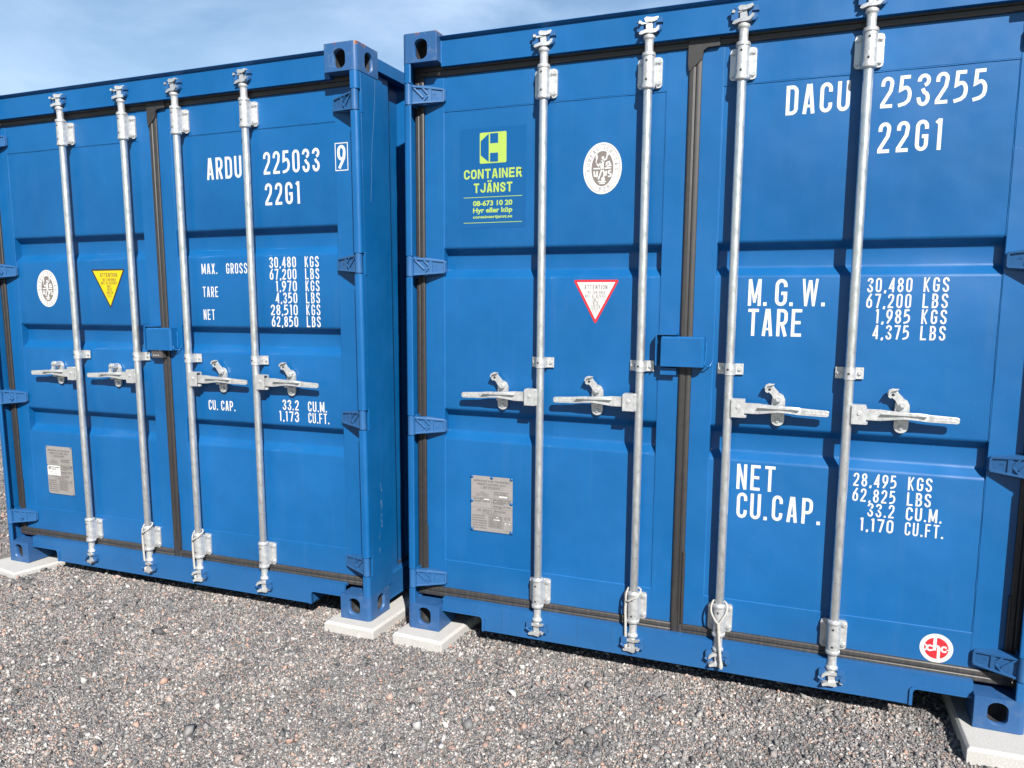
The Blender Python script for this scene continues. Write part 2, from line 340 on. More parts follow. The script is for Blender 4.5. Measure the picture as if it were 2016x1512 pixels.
def stroke(mb, pts, closed, wd, fn, mat=0):
    n = len(pts)
    p = [pts[0]]
    for q in pts[1:]:
        if math.hypot(q[0]-p[-1][0], q[1]-p[-1][1]) > 1e-5: p.append(q)
    if closed and math.hypot(p[0][0]-p[-1][0], p[0][1]-p[-1][1]) < 1e-5: p.pop()
    n = len(p); lft = []; rgt = []
    for i in range(n):
        a = p[i-1] if (i > 0 or closed) else None; b = p[(i+1) % n] if (i < n-1 or closed) else None
        def nd(u, v):
            d = math.hypot(v[0]-u[0], v[1]-u[1]); return ((v[0]-u[0])/d, (v[1]-u[1])/d)
        d0 = nd(a, p[i]) if a else None; d1 = nd(p[i], b) if b else None
        if d0 is None: d0 = d1
        if d1 is None: d1 = d0
        nx, ny = -(d0[1]+d1[1]), d0[0]+d1[0]; l = math.hypot(nx, ny)
        if l < 1e-6: nx, ny, l = -d0[1], d0[0], 1.0
        nx /= l; ny /= l; c = max(0.45, nx*-d0[1] + ny*d0[0]); k = wd/2/c
        lft.append((p[i][0]+nx*k, p[i][1]+ny*k)); rgt.append((p[i][0]-nx*k, p[i][1]-ny*k))
    vs = [fn(*q) for q in lft] + [fn(*q) for q in rgt]
    m = n if closed else n-1
    mb.add(vs, [(i, (i+1) % n, n+(i+1) % n, n+i) for i in range(m)], mat)
def layout(txt, W, h, s, gap):
    fix = 0.0; nl = 0.0
    for ch in txt:
        if ch == ' ': fix += 0.22
        elif ch in '.,:': fix += s
        elif ch == 'I': fix += s
        elif ch == '1': nl += 0.62
        elif ch in 'MW': nl += 1.25
        else: nl += 1
    return (W/h - fix - gap*(len(txt)-1)) / max(nl, 1)
def text(mb, txt, x0, x1, z0, z1, y, s=0.14, gap=0.13, mat=0, slant=0.0):
    h = z1-z0; wl = layout(txt, x1-x0, h, s, gap); u = 0.0; k = 0
    for ch in txt:
        w = 0.22 if ch == ' ' else s if ch in '.,:I' else wl*0.62 if ch == '1' else wl*1.25 if ch in 'MW' else wl
        for pts, cl, wf in glyph3(ch, w, min(s, wl*0.31) if ch not in '.,:I' else s):
            off = 0.00012*(k % 5); k += 1
            stroke(mb, pts, cl, wf*(min(s, wl*0.31) if ch not in '.,:I' else s), lambda a, b, u=u, off=off: (x0+(u+a+slant*b)*h, y-off, z0+b*h), mat)
        u += w + gap
def poly(mb, pts, y, mat=0):
    mb.add([(x, y, z) for x, z in pts], [tuple(range(len(pts)))], mat)
def rect(mb, x0, x1, z0, z1, y, mat=0): poly(mb, [(x0, z0), (x1, z0), (x1, z1), (x0, z1)], y, mat)
def frame_rect(mb, x0, x1, z0, z1, t, y, mat=0):
    stroke(mb, [(x0, z0), (x1, z0), (x1, z1), (x0, z1)], 1, t, lambda a, b: (a, y, b), mat)
def line(mb, x0, z0, x1, z1, t, y, mat=0): stroke(mb, [(x0, z0), (x1, z1)], 0, t, lambda a, b: (a, y, b), mat)
def ell(cx, cz, a, b, n=40, t0=0, t1=360):
    return [(cx + a*math.cos(R(t0+(t1-t0)*i/n)), cz + b*math.sin(R(t0+(t1-t0)*i/n))) for i in range(n+(0 if t1-t0 == 360 else 1))]
FONTM = {}
def font_text(mb, txt, x0, x1, z0, h, y, mat, bold=0.02):
    cu = bpy.data.curves.new('tmp_text', 'FONT'); cu.body = txt; cu.size = 1; cu.offset = bold; cu.resolution_u = 4
    ob = bpy.data.objects.new('tmp_text', cu); col.objects.link(ob)
    dg = bpy.context.evaluated_depsgraph_get(); dg.update()
    me = bpy.data.meshes.new_from_object(ob.evaluated_get(dg))
    xs = [v.co.x for v in me.vertices]; a, b = min(xs), max(xs); sx = (x1-x0)/(b-a); sz = h/0.73
    mb.add([(x0+(v.co.x-a)*sx, y, z0+v.co.y*sz) for v in me.vertices], [tuple(p.vertices) for p in me.polygons], mat)
    bpy.data.objects.remove(ob); bpy.data.curves.remove(cu); bpy.data.meshes.remove(me)

# ------------------------------------------------------------------ container hardware (shared meshes, local frame)
W0, H0, LEN = 2.438, 2.591, 6.058
YD = 0.078      # door frame face; panel 4 mm behind
YP = 0.082
YR = 0.038      # locking bar centre
def holed_face(mb, P, o, e1, e2, wid, hei, hc, hw, hh, dep, nrm, mat=0, hm=1):
    # rectangle o + a*e1 + b*e2 with an upright oblong hole centred hc; nrm points inward
    o = Vector(o); e1 = Vector(e1); e2 = Vector(e2); nrm = Vector(nrm)
    r = hw/2; ring = []
    n = 10
    for i in range(n+1): t = math.pi*i/n; ring.append((hc[0]+r*math.cos(t), hc[1]+hh/2-r*0.8+r*0.8*math.sin(t)))
    for i in range(n+1): t = math.pi+math.pi*i/n; ring.append((hc[0]+r*math.cos(t), hc[1]-hh/2+r*0.8+r*0.8*math.sin(t)))
    # ring starts at right-top going ccw; split at top middle and bottom middle
    k = len(ring); top = n//2; bot = n+1+n//2
    pt = lambda q, d=0: o + e1*q[0] + e2*q[1] + nrm*d
    lefth = [ring[i] for i in range(top, bot+1)]
    righth = [ring[i % k] for i in range(bot, k+top+1)]
    f1 = [(hc[0], hei), (0, hei), (0, 0), (hc[0], 0)] + lefth[::-1]
    f2 = [(hc[0], 0), (wid, 0), (wid, hei), (hc[0], hei)] + righth[::-1]
    for f in (f1, f2): mb.add([pt(q) for q in f], [tuple(range(len(f)))], mat)
    vs = [pt(q) for q in ring] + [pt(q, dep*0.35) for q in ring] + [pt((hc[0]+(q[0]-hc[0])*1.0, hc[1]+(q[1]-hc[1])*1.0), dep) for q in ring]
    mb.add(vs, [(i, (i+1) % k, k+(i+1) % k, k+i) for i in range(k)], mat, True)
    mb.add(vs, [(k+i, k+(i+1) % k, 2*k+(i+1) % k, 2*k+i) for i in range(k)], hm, True)
    mb.add(vs, [tuple(range(2*k, 3*k))], hm)
def casting(parent, right, top, rear, mat):
    mb = MB(); cw, cl, chh = 0.162, 0.178, 0.118
    z0 = H0-chh if top else 0
    hz = 0.052 if top else 0.062
    holed_face(mb, None, (0, 0, z0), (1, 0, 0), (0, 0, 1), cw, chh, (0.0865, hz), 0.065, 0.083, 0.075, (0, 1, 0))
    holed_face(mb, None, (0, 0, z0), (0, 1, 0), (0, 0, 1), cl, chh, (0.1, hz), 0.065, 0.083, 0.045, (1, 0, 0))
    z1 = z0+chh
    mb.add([(cw,0,z0),(cw,cl,z0),(cw,cl,z1),(cw,0,z1)], [(0,1,2,3)]); mb.add([(0,cl,z0),(cw,cl,z0),(cw,cl,z1),(0,cl,z1)], [(0,1,2,3)])
    mb.add([(0,0,z0),(cw,0,z0),(cw,cl,z0),(0,cl,z0)], [(0,1,2,3)]); mb.add([(0,0,z1),(cw,0,z1),(cw,cl,z1),(0,cl,z1)], [(0,1,2,3)])
    if rear: mb.xf(lambda x, y, z: (x, LEN-y, z))
    if right: mb.xf(lambda x, y, z: (W0-x, y, z))
    me = mb.mesh('corner_casting', [mat, BORE_SHADE])
    # weld seams, then weight the outer upright edge for a big radius and the rest for a small one
    bm = bmesh.new(); bm.from_mesh(me); bmesh.ops.remove_doubles(bm, verts=bm.verts, dist=1e-5)
    bmesh.ops.dissolve_degenerate(bm, dist=1e-6, edges=bm.edges); bmesh.ops.recalc_face_normals(bm, faces=bm.faces)
    xo = W0 if right else 0.0; yo = LEN if rear else 0.0; zo = z1 if top else z0
    bw = bm.edges.layers.float.new('bevel_weight_edge')
    for e in bm.edges:
        a, b = e.verts[0].co, e.verts[1].co
        if len(e.link_faces) != 2: continue
        if all(abs(p.x-xo) < 1e-4 and abs(p.y-yo) < 1e-4 for p in (a, b)): e[bw] = 1.0
        elif e.calc_face_angle(0) > 1.0 and e.link_faces[0].material_index == 0 and e.link_faces[1].material_index == 0:
            on = [abs(q.x-xo) < 1e-4 or abs(q.y-yo) < 1e-4 for q in (a, b)]
            if all(abs(q.z-zo) < 1e-4 for q in (a, b)) and all(on): e[bw] = 0.45
            elif all(abs(q.z-z0) < 1e-4 or abs(q.z-z1) < 1e-4 for q in (a, b)): e[bw] = 0.12
    bm.to_mesh(me); bm.free()
    o = bpy.data.objects.new('corner_casting', me); col.objects.link(o); o.parent = parent
    m = o.modifiers.new('bevel', 'BEVEL'); m.limit_method = 'WEIGHT'; m.width = 0.02; m.segments = 4
    return o

def m_bracket():
    mb = MB()       # centred on the bar axis at (0, 0), z from -0.058 to 0.058 ; door face at y = +0.04
    hw = 0.047; z = 0.056; c = 0.012
    pl = arc(hw-c, -z+c, c, c, -90, 0, 4)+arc(hw-c, z-c, c, c, 0, 90, 4)+arc(-hw+c, z-c, c, c, 90, 180, 4)+arc(-hw+c, -z+c, c, c, 180, 270, 4)
    mb.prism(pl, 'y', 0.031, 0.0395)
    sec = [(-0.027, 0.032), (-0.0235, 0.0)] + [(0.0235*math.cos(R(a)), 0.0235*math.sin(R(a))) for a in range(195, 346, 15)] + [(0.0235, 0.0), (0.027, 0.032)]
    mb.prism(sec, 'z', -0.052, 0.052, smooth=True)
    for sgn in (-1, 1):
        mb.lathe([(0.019, sgn*0.050), (0.0262, sgn*0.052), (0.0262, sgn*0.062), (0.0235, sgn*0.066), (0.0175, sgn*0.067)][::sgn], 0, 0, 24)
        for sx in (-1, 1):
            mb.cyl((sx*0.0375, 0.032, sgn*0.039), (sx*0.0375, 0.0235, sgn*0.039), 0.0078, 0.0068, 6 if sx > 0 else 8)
            mb.cyl((sx*0.0375, 0.0335, sgn*0.039), (sx*0.0375, 0.0295, sgn*0.039), 0.0105, 0.0105, 14)
        a = R(262); n = (math.cos(a), math.sin(a))
        mb.cyl((n[0]*0.0215, n[1]*0.0215, sgn*0.034), (n[0]*0.0239, n[1]*0.0239, sgn*0.034), 0.0042, 0.0042, 12, 1)
    return mb.mesh('bar_bracket', [GALVC, BORE_SHADE])
def m_guide():
    mb = MB(); pts = []
    prof = [(-0.048, 0.034), (-0.022, 0.034), (-0.0205, 0.0)] + [(0.0205*math.cos(R(a)), 0.0205*math.sin(R(a))) for a in range(195, 346, 15)] + [(0.0205, 0.0), (0.022, 0.034), (0.048, 0.034)]
    back = [(0.048, 0.0395), (-0.048, 0.0395)]
    mb.prism(prof + back, 'z', -0.021, 0.021)
    for sx in (-1, 1): mb.cyl((sx*0.036, 0.034, 0), (sx*0.036, 0.0265, 0), 0.0078, 0.0066, 8)
    mb.cyl((-0.004, -0.0195, 0), (-0.004, -0.0209, 0), 0.0042, 0.0042, 12, 1)
    return mb.mesh('bar_guide', [GALVC, BORE_SHADE])
def m_cam():
    # points upward from z = 0 (bracket end) ; head between 0.062 and 0.125
    mb = MB()
    mb.lathe([(0.0165, -0.004), (0.0165, 0.03), (0.0175, 0.044), (0.0225, 0.050), (0.0225, 0.058), (0.017, 0.064), (0.0135, 0.072)], 0, 0, 24)
    mb.prism([(-0.010, 0.064), (0.010, 0.064), (0.013, 0.09), (0.009, 0.118), (-0.009, 0.119), (-0.013, 0.095)], 'y', -0.013, 0.010)
    mb.prism([(-0.038, 0.064), (-0.030, 0.061), (-0.012, 0.067), (0.012, 0.066), (0.026, 0.068), (0.036, 0.077), (0.040, 0.088), (0.033, 0.090), (0.024, 0.081), (0.010, 0.078), (-0.012, 0.079), (-0.034, 0.072)], 'y', -0.021, 0.004)
    mb.prism([(-0.014, 0.106), (0.012, 0.106), (0.028, 0.110), (0.036, 0.117), (0.032, 0.124), (0.012, 0.121), (-0.012, 0.124), (-0.020, 0.118)], 'y', -0.019, 0.006)
    mb.prism([(-0.040, 0.100), (-0.030, 0.098), (-0.026, 0.106), (-0.036, 0.110)], 'y', -0.026, 0.0)
    mb.prism([(-0.030, 0.098), (-0.004, 0.101), (-0.004, 0.107), (-0.030, 0.105)], 'y', -0.016, -0.004)
    return mb.mesh('cam_head', [GALVC])
def m_keeper():
    # header or sill face at y = 0, keeper sticks out to -y
    mb = MB(); mb.box(-0.046, 0.047, -0.004, 0.0, -0.016, 0.015)
    mb.prism([(0.016, -0.020), (0.040, -0.023), (0.047, -0.012), (0.047, 0.016), (0.036, 0.024), (0.016, 0.020)], 'y', -0.012, 0.0)
    mb.prism([(0.020, -0.020), (0.030, -0.024), (0.041, -0.021), (0.046, -0.008), (0.040, 0.001), (0.020, -0.004)], 'y', -0.017, -0.003)
    mb.prism([(0.030, 0.008), (0.052, 0.008), (0.050, 0.026), (0.034, 0.024)], 'y', -0.020, -0.003)
    mb.prism([(-0.044, -0.018), (-0.022, -0.020), (-0.018, 0.010), (-0.030, 0.020), (-0.044, 0.014)], 'y', -0.012, 0.0)
    mb.prism([(-0.044, -0.018), (-0.020, -0.018), (-0.020, 0.012), (-0.044, 0.012)], 'y', -0.018, -0.003)
    mb.cyl((-0.046, -0.016, 0.014), (-0.028, -0.020, 0.022), 0.006, 0.005, 8)
    return mb.mesh('cam_keeper', [HINGEM])
def m_handle():
    # extends to +x from the bar; y relative to bar axis
    mb = MB()
    mb.prism([(0.014, -0.035), (0.063, -0.035), (0.063, 0.030), (0.058, 0.035), (0.018, 0.035), (0.014, 0.031)], 'y', -0.022, -0.018)
    mb.prism([(0.014, -0.033), (0.062, -0.033), (0.062, 0.033), (0.014, 0.033)], 'y', 0.012, 0.016)
    mb.prism([(0.014, 0.030), (0.060, 0.030), (0.060, 0.035), (0.014, 0.035)], 'y', -0.018, 0.014)
    mb.box(0.010, 0.018, -0.016, 0.012, -0.034, 0.034)
    mb.cyl((0.039, -0.021, 0.004), (0.039, -0.0255, 0.004), 0.0075, 0.006, 14)
    mb.cyl((0.058, 0.0, -0.036), (0.058, 0.0, -0.026), 0.012, 0.012, 12)
    # lever: bar on edge, twisting out to a flat grip
    secs = [(0.045, -0.004, 0.0045, 0.020, 0.000), (0.11, -0.004, 0.005, 0.020, 0.000), (0.145, -0.005, 0.008, 0.016, 0.001), (0.185, -0.006, 0.012, 0.0115, 0.002),
            (0.225, -0.005, 0.010, 0.0125, 0.001), (0.258, -0.003, 0.005, 0.0135, -0.002), (0.262, -0.003, 0.0042, 0.0132, -0.003), (0.352, -0.003, 0.0042, 0.0115, -0.006), (0.36, -0.003, 0.0036, 0.0075, -0.0062)]
    vs = []
    for x, y, hy, hz, z in secs:
        vs += [(x, y-hy, z-hz), (x, y-hy, z+hz), (x, y+hy, z+hz), (x, y+hy, z-hz)]
    fs = [(i*4+j, i*4+(j+1) % 4, (i+1)*4+(j+1) % 4, (i+1)*4+j) for i in range(len(secs)-1) for j in range(4)] + [(0, 1, 2, 3), tuple(range(len(vs)-4, len(vs)))]
    mb.add(vs, fs)
    mb.prism([(0.11, 0.006), (0.16, 0.0125), (0.21, 0.0125), (0.26, 0.004), (0.215, 0.004), (0.165, 0.0045)], 'y', -0.024, -0.006)
    # cast relief on the grip
    rnd = random.Random(3)
    for row, (a, b) in enumerate(((0.268, 0.318), (0.304, 0.352))):
        x = a
        while x < b:
            d = rnd.uniform(0.002, 0.004); mb.box(x, x+d, -0.0082, -0.007, -0.001-row*0.009-(x-0.26)*0.03, 0.005-row*0.009-(x-0.26)*0.03); x += d+0.0018
    return mb.mesh('door_handle', [GALVC])
def m_catch(open_):
    mb = MB()       # plate centred x = 0, z from -0.062 (bottom) to 0.062 ; door face at y = 0.04
    pl = [(0.0235*math.cos(R(a)), -0.042+0.0225*math.sin(R(a))) for a in range(180, 361, 15)] + [(0.024, 0.036), (0.016, 0.053), (0.002, 0.061), (-0.012, 0.060), (-0.0235, 0.044)]
    mb.prism(pl, 'y', 0.030, 0.0395)
    mb.prism([(-0.016, -0.022), (0.010, -0.022), (0.012, -0.004), (-0.016, -0.004)], 'y', -0.002, 0.032)
    mb.cyl((0, 0.031, -0.044), (0, 0.024, -0.044), 0.0085, 0.007, 14)
    if open_:
        hk = [(0.010, 0.030), (0.014, 0.044), (-0.002, 0.068), (-0.014, 0.080), (-0.020, 0.089), (-0.018, 0.095), (-0.036, 0.097), (-0.047, 0.092), (-0.052, 0.080), (-0.048, 0.066), (-0.040, 0.060), (-0.036, 0.064), (-0.026, 0.056), (-0.016, 0.040), (-0.006, 0.028)]
        mb.prism(hk, 'y', 0.016, 0.0245); mb.prism([(-0.050, 0.078), (-0.046, 0.090), (-0.034, 0.096), (-0.016, 0.097), (-0.016, 0.093), (-0.032, 0.090), (-0.042, 0.084), (-0.045, 0.076)], 'y', 0.004, 0.018)
        mb.cyl((0.001, 0.0246, 0.040), (0.001, 0.0105, 0.040), 0.0105, 0.0095, 16)
        mb.cyl((-0.033, 0.0162, 0.074), (-0.033, 0.0154, 0.074), 0.0055, 0.0055, 12, 1)
    else:
        hk = [(0.008, 0.060), (-0.004, 0.063), (-0.014, 0.054), (-0.013, 0.036), (-0.020, 0.018), (-0.034, 0.010), (-0.038, 0.002), (-0.030, -0.006), (-0.014, -0.003), (-0.004, 0.012), (0.001, 0.034), (0.012, 0.046)]
        mb.prism(hk, 'y', -0.008, 0.004); mb.prism([(-0.012, 0.038), (0.012, 0.038), (0.012, 0.060), (-0.010, 0.060)], 'y', 0.0, 0.032)
        mb.cyl((0.0, -0.008, 0.050), (0.0, -0.015, 0.050), 0.0085, 0.0075, 14)
    return mb.mesh('handle_catch', [GALVC, BORE_SHADE])
def m_hinge():
    # left hinge: knuckle at x = 0.021, z centre 0, blade to x = 0.168
    mb = MB()
    mb.cyl((0.0215, 0.0155, -0.041), (0.0215, 0.0155, 0.041), 0.0165, 0.0165, 24)
    mb.cyl((0.0215, 0.0155, -0.0445), (0.0215, 0.0155, 0.0445), 0.0135, 0.0135, 18)
    out = [(0.026, -0.039), (0.085, -0.039), (0.158, -0.029), (0.168, -0.023), (0.168, 0.021), (0.158, 0.028), (0.085, 0.038), (0.026, 0.039)]
    def yb(x): return 0.008 + max(0, x-0.04)*0.40       # blade leans back to the door
    vs = [(x, yb(x)+0.010, z) for x, z in out] + [(x, max(yb(x)+0.018, 0.0775 if x > 0.08 else 0.03), z) for x, z in out]
    n = len(out)
    mb.add(vs, [(i, (i+1) % n, n+(i+1) % n, n+i) for i in range(n)] + [tuple(range(n))[::-1], tuple(range(n, 2*n))])
    def rib(p, q, wdt, h=0.006):
        d = Vector((q[0]-p[0], q[1]-p[1])).normalized()*wdt/2; nn = (-d.y, d.x)
        cs = [(p[0]+nn[0], p[1]+nn[1]), (q[0]+nn[0], q[1]+nn[1]), (q[0]-nn[0], q[1]-nn[1]), (p[0]-nn[0], p[1]-nn[1])]
        vs = [(x, yb(x)+0.010-h, z) for x, z in cs] + [(x, yb(x)+0.012, z) for x, z in cs]
        mb.add(vs, [(0,1,2,3),(4,5,6,7),(0,1,5,4),(1,2,6,5),(2,3,7,6),(3,0,4,7)])
    rib((0.040, 0.034), (0.164, 0.0225), 0.008); rib((0.040, -0.034), (0.164, -0.0235), 0.008); rib((0.163, -0.022), (0.163, 0.021), 0.008)
    rib((0.108, -0.028), (0.108, 0.028), 0.014, 0.004); rib((0.078, 0.029), (0.101, 0.002), 0.006, 0.005); rib((0.078, -0.029), (0.101, -0.002), 0.006, 0.005)
    rib((0.044, 0.028), (0.082, -0.012), 0.006, 0.004)
    rib((0.122, 0.006), (0.130, 0.006), 0.002, 0.0015); rib((0.122, 0.001), (0.130, 0.001), 0.002, 0.0015); rib((0.134, 0.0), (0.134, 0.007), 0.002, 0.0015)
    return mb.mesh('hinge', [HINGEM])
SM = {}
def hw(key, fn):
    if key not in SM: SM[key] = fn()
    return SM[key]

def gasket(mb, p, q, wdt, side):
    """p,q = (x,z) ends of the outer edge; ridged profile of width wdt towards side (unit vector)."""
    prof = [(0.0, 0.0815), (0.0, 0.071), (0.08, 0.0685), (0.38, 0.0680), (0.43, 0.0700), (0.53, 0.0700), (0.58, 0.0665), (0.90, 0.0665), (1.0, 0.070), (1.0, 0.0815)]
    vs = []
    for e in (p, q):
        for a, y in prof: vs.append((e[0]+side[0]*a*wdt, y, e[1]+side[1]*a*wdt))
    n = len(prof)
    mb.add(vs, [(i, (i+1) % n, n+(i+1) % n, n+i) for i in range(n)] + [tuple(range(n)), tuple(range(n, 2*n))])

def seg_lumpy(mb, p, q, r, y, rnd, mat=0):
    n = max(2, int(math.dist(p, q)/0.035)); pts = []
    for i in range(n+1):
        t = i/n; j = 0.0 if i in (0, n) else 0.0007
        pts.append((p[0]+(q[0]-p[0])*t+rnd.uniform(-j, j), y+rnd.uniform(-j, j)*0.7, p[1]+(q[1]-p[1])*t+rnd.uniform(-j, j)))
    mb.tube(pts, r, 6, mat)

def container(label, matrix, cfg):
    root = bpy.data.objects.new('shipping_container', None); col.objects.link(root); root.matrix_world = matrix
    root.empty_display_size = 0.3
    tag(root, label, 'shipping container', 'blue shipping containers side by side')
    rnd = random.Random(cfg['seed'])
    # castings
    for rear in (0, 1):
        for right in (0, 1):
            casting(root, right, 1, rear, CASTM); casting(root, right, 0, rear, CASTB)
    # front posts
    zt, zb = H0-0.118, 0.118
    for right in (0, 1):
        mb = MB(); X = (lambda x: W0-x) if right else (lambda x: x)
        def bx(x0, x1, y0, y1, z0, z1, m=0): mb.box(min(X(x0), X(x1)), max(X(x0), X(x1)), y0, y1, z0, z1, m)
        bx(0.002, 0.012, 0.034, 0.213, zb, zt)
        bx(0.012, 0.027, 0.084, 0.094, zb, zt)
        bx(0.012, 0.06, 0.203, 0.213, zb, zt)
        cuts = [zb] + [c+s for c in sorted(cfg['hz']) for s in (-0.046, 0.046)] + [zt]
        for i in range(0, len(cuts), 2):
            z0, z1 = cuts[i], cuts[i+1]
            rr = 0.016; outer = [(0.002, 0.034), (0.002, rr)] + [(0.002+rr-rr*math.cos(R(a)), rr-rr*math.sin(R(a))+0.0015) for a in range(0, 91, 15)] + [(0.034, 0.0015), (0.0375, 0.004), (0.0375, 0.011), (0.022, 0.0115), (0.012, 0.018), (0.012, 0.034)]
            mb.prism([(X(x), y) for x, y in outer], 'z', z0, z1, smooth=True)
        for c in cfg['hz']:
            bx(0.0, 0.012, 0.0335, 0.050, c-0.05, c+0.05); bx(0.03, 0.036, 0.034, 0.075, c-0.046, c+0.046)
        mats = [PAINT, SCRATCH]
        if cfg['scratch'] and right:
            def sc_(pts, wd): stroke(mb, pts, 0, wd, lambda a, b: (W0-0.0012, a, b), 1)
            sc_([(0.150, 2.465), (0.146, 2.40), (0.139, 2.34), (0.132, 2.28), (0.118, 2.20), (0.108, 2.12), (0.103, 2.02), (0.094, 1.93)], 0.0016)
            for _ in range(16):
                zz = rnd.uniform(0.42, 0.62); yy = 0.125+rnd.uniform(-0.006, 0.006); sc_([(yy, zz), (yy+rnd.uniform(-.004, .004), zz+rnd.uniform(0.006, 0.02))], rnd.uniform(0.001, 0.003))
            for _ in range(12):
                zz = rnd.uniform(0.25, 0.42); yy = 0.10+rnd.uniform(-0.004, 0.004); sc_([(yy, zz), (yy, zz+rnd.uniform(0.004, 0.010))], 0.0015)
        mb.build('corner_post', mats, root, bevel=0.0012, smooth_angle=30)
    # rear posts, walls
    for right in (0, 1):
        mb = MB(); X = (lambda x: W0-x) if right else (lambda x: x)
        mb.box(min(X(0.002), X(0.1)), max(X(0.002), X(0.1)), LEN-0.16, LEN-0.002, zb, zt); mb.build('corner_post', PAINT, root)
        mb = MB()
        mb.box(min(X(0.004), X(0.064)), max(X(0.004), X(0.064)), 0.178, LEN-0.178, 2.512, 2.566)
        mb.box(min(X(0.004), X(0.012)), max(X(0.004), X(0.012)), 0.4205, 0.4225, 2.513, 2.568)
        mb.build('top_side_rail', PAINT, root, bevel=0.003)
        mb = MB()
        mb.box(min(X(0.006), X(0.012)), max(X(0.006), X(0.012)), 0.178, LEN-0.178, 0.050, 0.155)
        mb.box(min(X(0.006), X(0.05)), max(X(0.006), X(0.05)), 0.178, LEN-0.178, 0.155, 0.161)
        mb.box(min(X(-0.0), X(0.05)), max(X(-0.0), X(0.05)), 0.178, LEN-0.178, 0.044, 0.050)
        mb.build('bottom_side_rail', PAINT, root)
        # corrugated side panel
        pts = []; y = 0.213; xo, xi = 0.030, 0.064
        pts.append((xo, y)); y += 0.095; pts.append((xo, y))
        while y < LEN-0.5:
            y += 0.068; pts.append((xi, y)); y += 0.07; pts.append((xi, y)); y += 0.068; pts.append((xo, y)); y += 0.072; pts.append((xo, y))
        pts.append((xo, LEN-0.16))
        vs = [(X(x), yy, z) for x, yy in pts for z in (0.161, 2.512)]
        mb = MB(); mb.add(vs, [(2*i, 2*i+2, 2*i+3, 2*i+1) for i in range(len(pts)-1)]); mb.build('side_panel', PAINT, root, bevel=0.006)
    # roof, rear wall, floor
    mb = MB(); pts = [(0.17, 2.561)]; y = 0.17
    while y < LEN-0.4:
        y += 0.05; pts.append((y, 2.561)); y += 0.018; pts.append((y, 2.543)); y += 0.073; pts.append((y, 2.543)); y += 0.018; pts.append((y, 2.561))
    pts.append((LEN-0.1, 2.561))
    mb.add([(x, yy, z) for yy, z in pts for x in (0.064, W0-0.064)], [(2*i, 2*i+2, 2*i+3, 2*i+1) for i in range(len(pts)-1)]); mb.build('roof_panel', PAINT, root)
    mb = MB(); mb.box(0.1, W0-0.1, LEN-0.06, LEN-0.02, 0.03, 2.566); mb.build('end_wall', PAINT, root)
    mb = MB(); mb.box(0.05, W0-0.05, 0.16, LEN-0.08, 0.150, 0.175)
    for yy in np.arange(0.45, LEN-0.3, 0.55): mb.box(0.05, W0-0.05, float(yy), float(yy)+0.045, 0.035, 0.150)
    mb.build('floor', UNDER, root)
    # header with its overhanging roof lip
    mb = MB()
    mb.box(0.162, W0-0.162, 0.040, 0.15, 2.458, 2.563)
    mb.prism([(0.040, 2.563), (0.033, 2.566), (0.024, 2.5735), (0.025, 2.5755), (0.17, 2.5755), (0.17, 2.563)], 'x', 0.162, W0-0.162)
    for xs in (0.1635, W0-0.1635): seg_lumpy(mb, (xs, 2.47), (xs, 2.56), 0.0028, 0.040, rnd, 1)
    mb.build('header_beam', [PAINT, WELD], root, bevel=0.0015)
    # sill with lifting notches
    mb = MB(); a, b = 0.360, W0-0.352
    def nt_(cx, s, zt_, z0):   # rounded notch corner
        return [(cx+s*0.0, z0), (cx, zt_-0.014), (cx-s*0.004, zt_-0.004), (cx-s*0.014, zt_)]
    L1 = nt_(a, 1, 0.090, 0.026); R1 = nt_(b, -1, 0.090, 0.026)
    outl = [(0.162, 0.148), (W0-0.162, 0.148), (W0-0.162, 0.090)] + R1[::-1] + L1 + [(0.162, 0.090)]
    mb.prism(outl, 'y', 0.036, 0.048)
    mb.box(0.162, W0-0.162, 0.048, 0.15, 0.136, 0.1485)
    mb.box(a, b, 0.048, 0.15, 0.026, 0.034)
    for (cx, s, e) in ((a, 1, 0.162), (b, -1, W0-0.162)):
        mb.prism([(e, 0.090), (e, 0.099), (cx-s*0.008, 0.099), (cx+s*0.004, 0.096), (cx+s*0.011, 0.087), (cx+s*0.011, 0.026), (cx, 0.026), (cx, 0.076), (cx-s*0.004, 0.086), (cx-s*0.014, 0.090)], 'y', 0.029, 0.0362)
        mb.prism([(0.036, 0.026), (0.036, 0.090), (0.30, 0.090), (0.19, 0.030)], 'x', cx, cx+s*0.006)
        mb.box(min(e, cx), max(e, cx), 0.048, 0.30, 0.0905, 0.096, 1)
    for sx in cfg['streaks']: mb.box(sx, sx+0.0012, 0.0357, 0.037, 0.05, 0.147, 1)
    mb.build('door_sill', [PAINT, UNDER], root, bevel=0.0015)

    # ---- doors
    zt0, zt1 = 2.286, 2.441; zb0, zb1 = 0.150, 0.312
    doors = []
    for side in (0, 1):
        x0, x1, i0, i1 = ((0.030, 1.197, 0.1545, 1.104), (1.200, W0-0.030, 1.316, 2.2675))[side]
        mb = MB()
        mb.box(x0, i0, YD, YD+0.05, zb0, zt1); mb.box(i1, x1, YD, YD+0.05, zb0, zt1)
        mb.box(i0, i1, YD+0.0012, YD+0.05, zt0, zt1); mb.box(i0, i1, YD+0.0012, YD+0.05, zb0, zb1)
        d = mb.build('door', [PAINT], root, bevel=0.0022, seg=3)
        # panel
        prof = [(zb1, YP)]
        for (top, botm) in cfg['corr'][::-1]:
            prof += [(botm, YP), (botm+0.033, YP+0.036), (top-0.028, YP+0.036), (top, YP)]
        prof += [(zt0, YP)]
        mb = MB(); vs = [(x, y, z) for z, y in prof for x in (i0, i1)]
        mb.add(vs, [(2*i, 2*i+1, 2*i+3, 2*i+2) for i in range(len(prof)-1)])
        o = mb.build('door_panel', [PAINT], d)
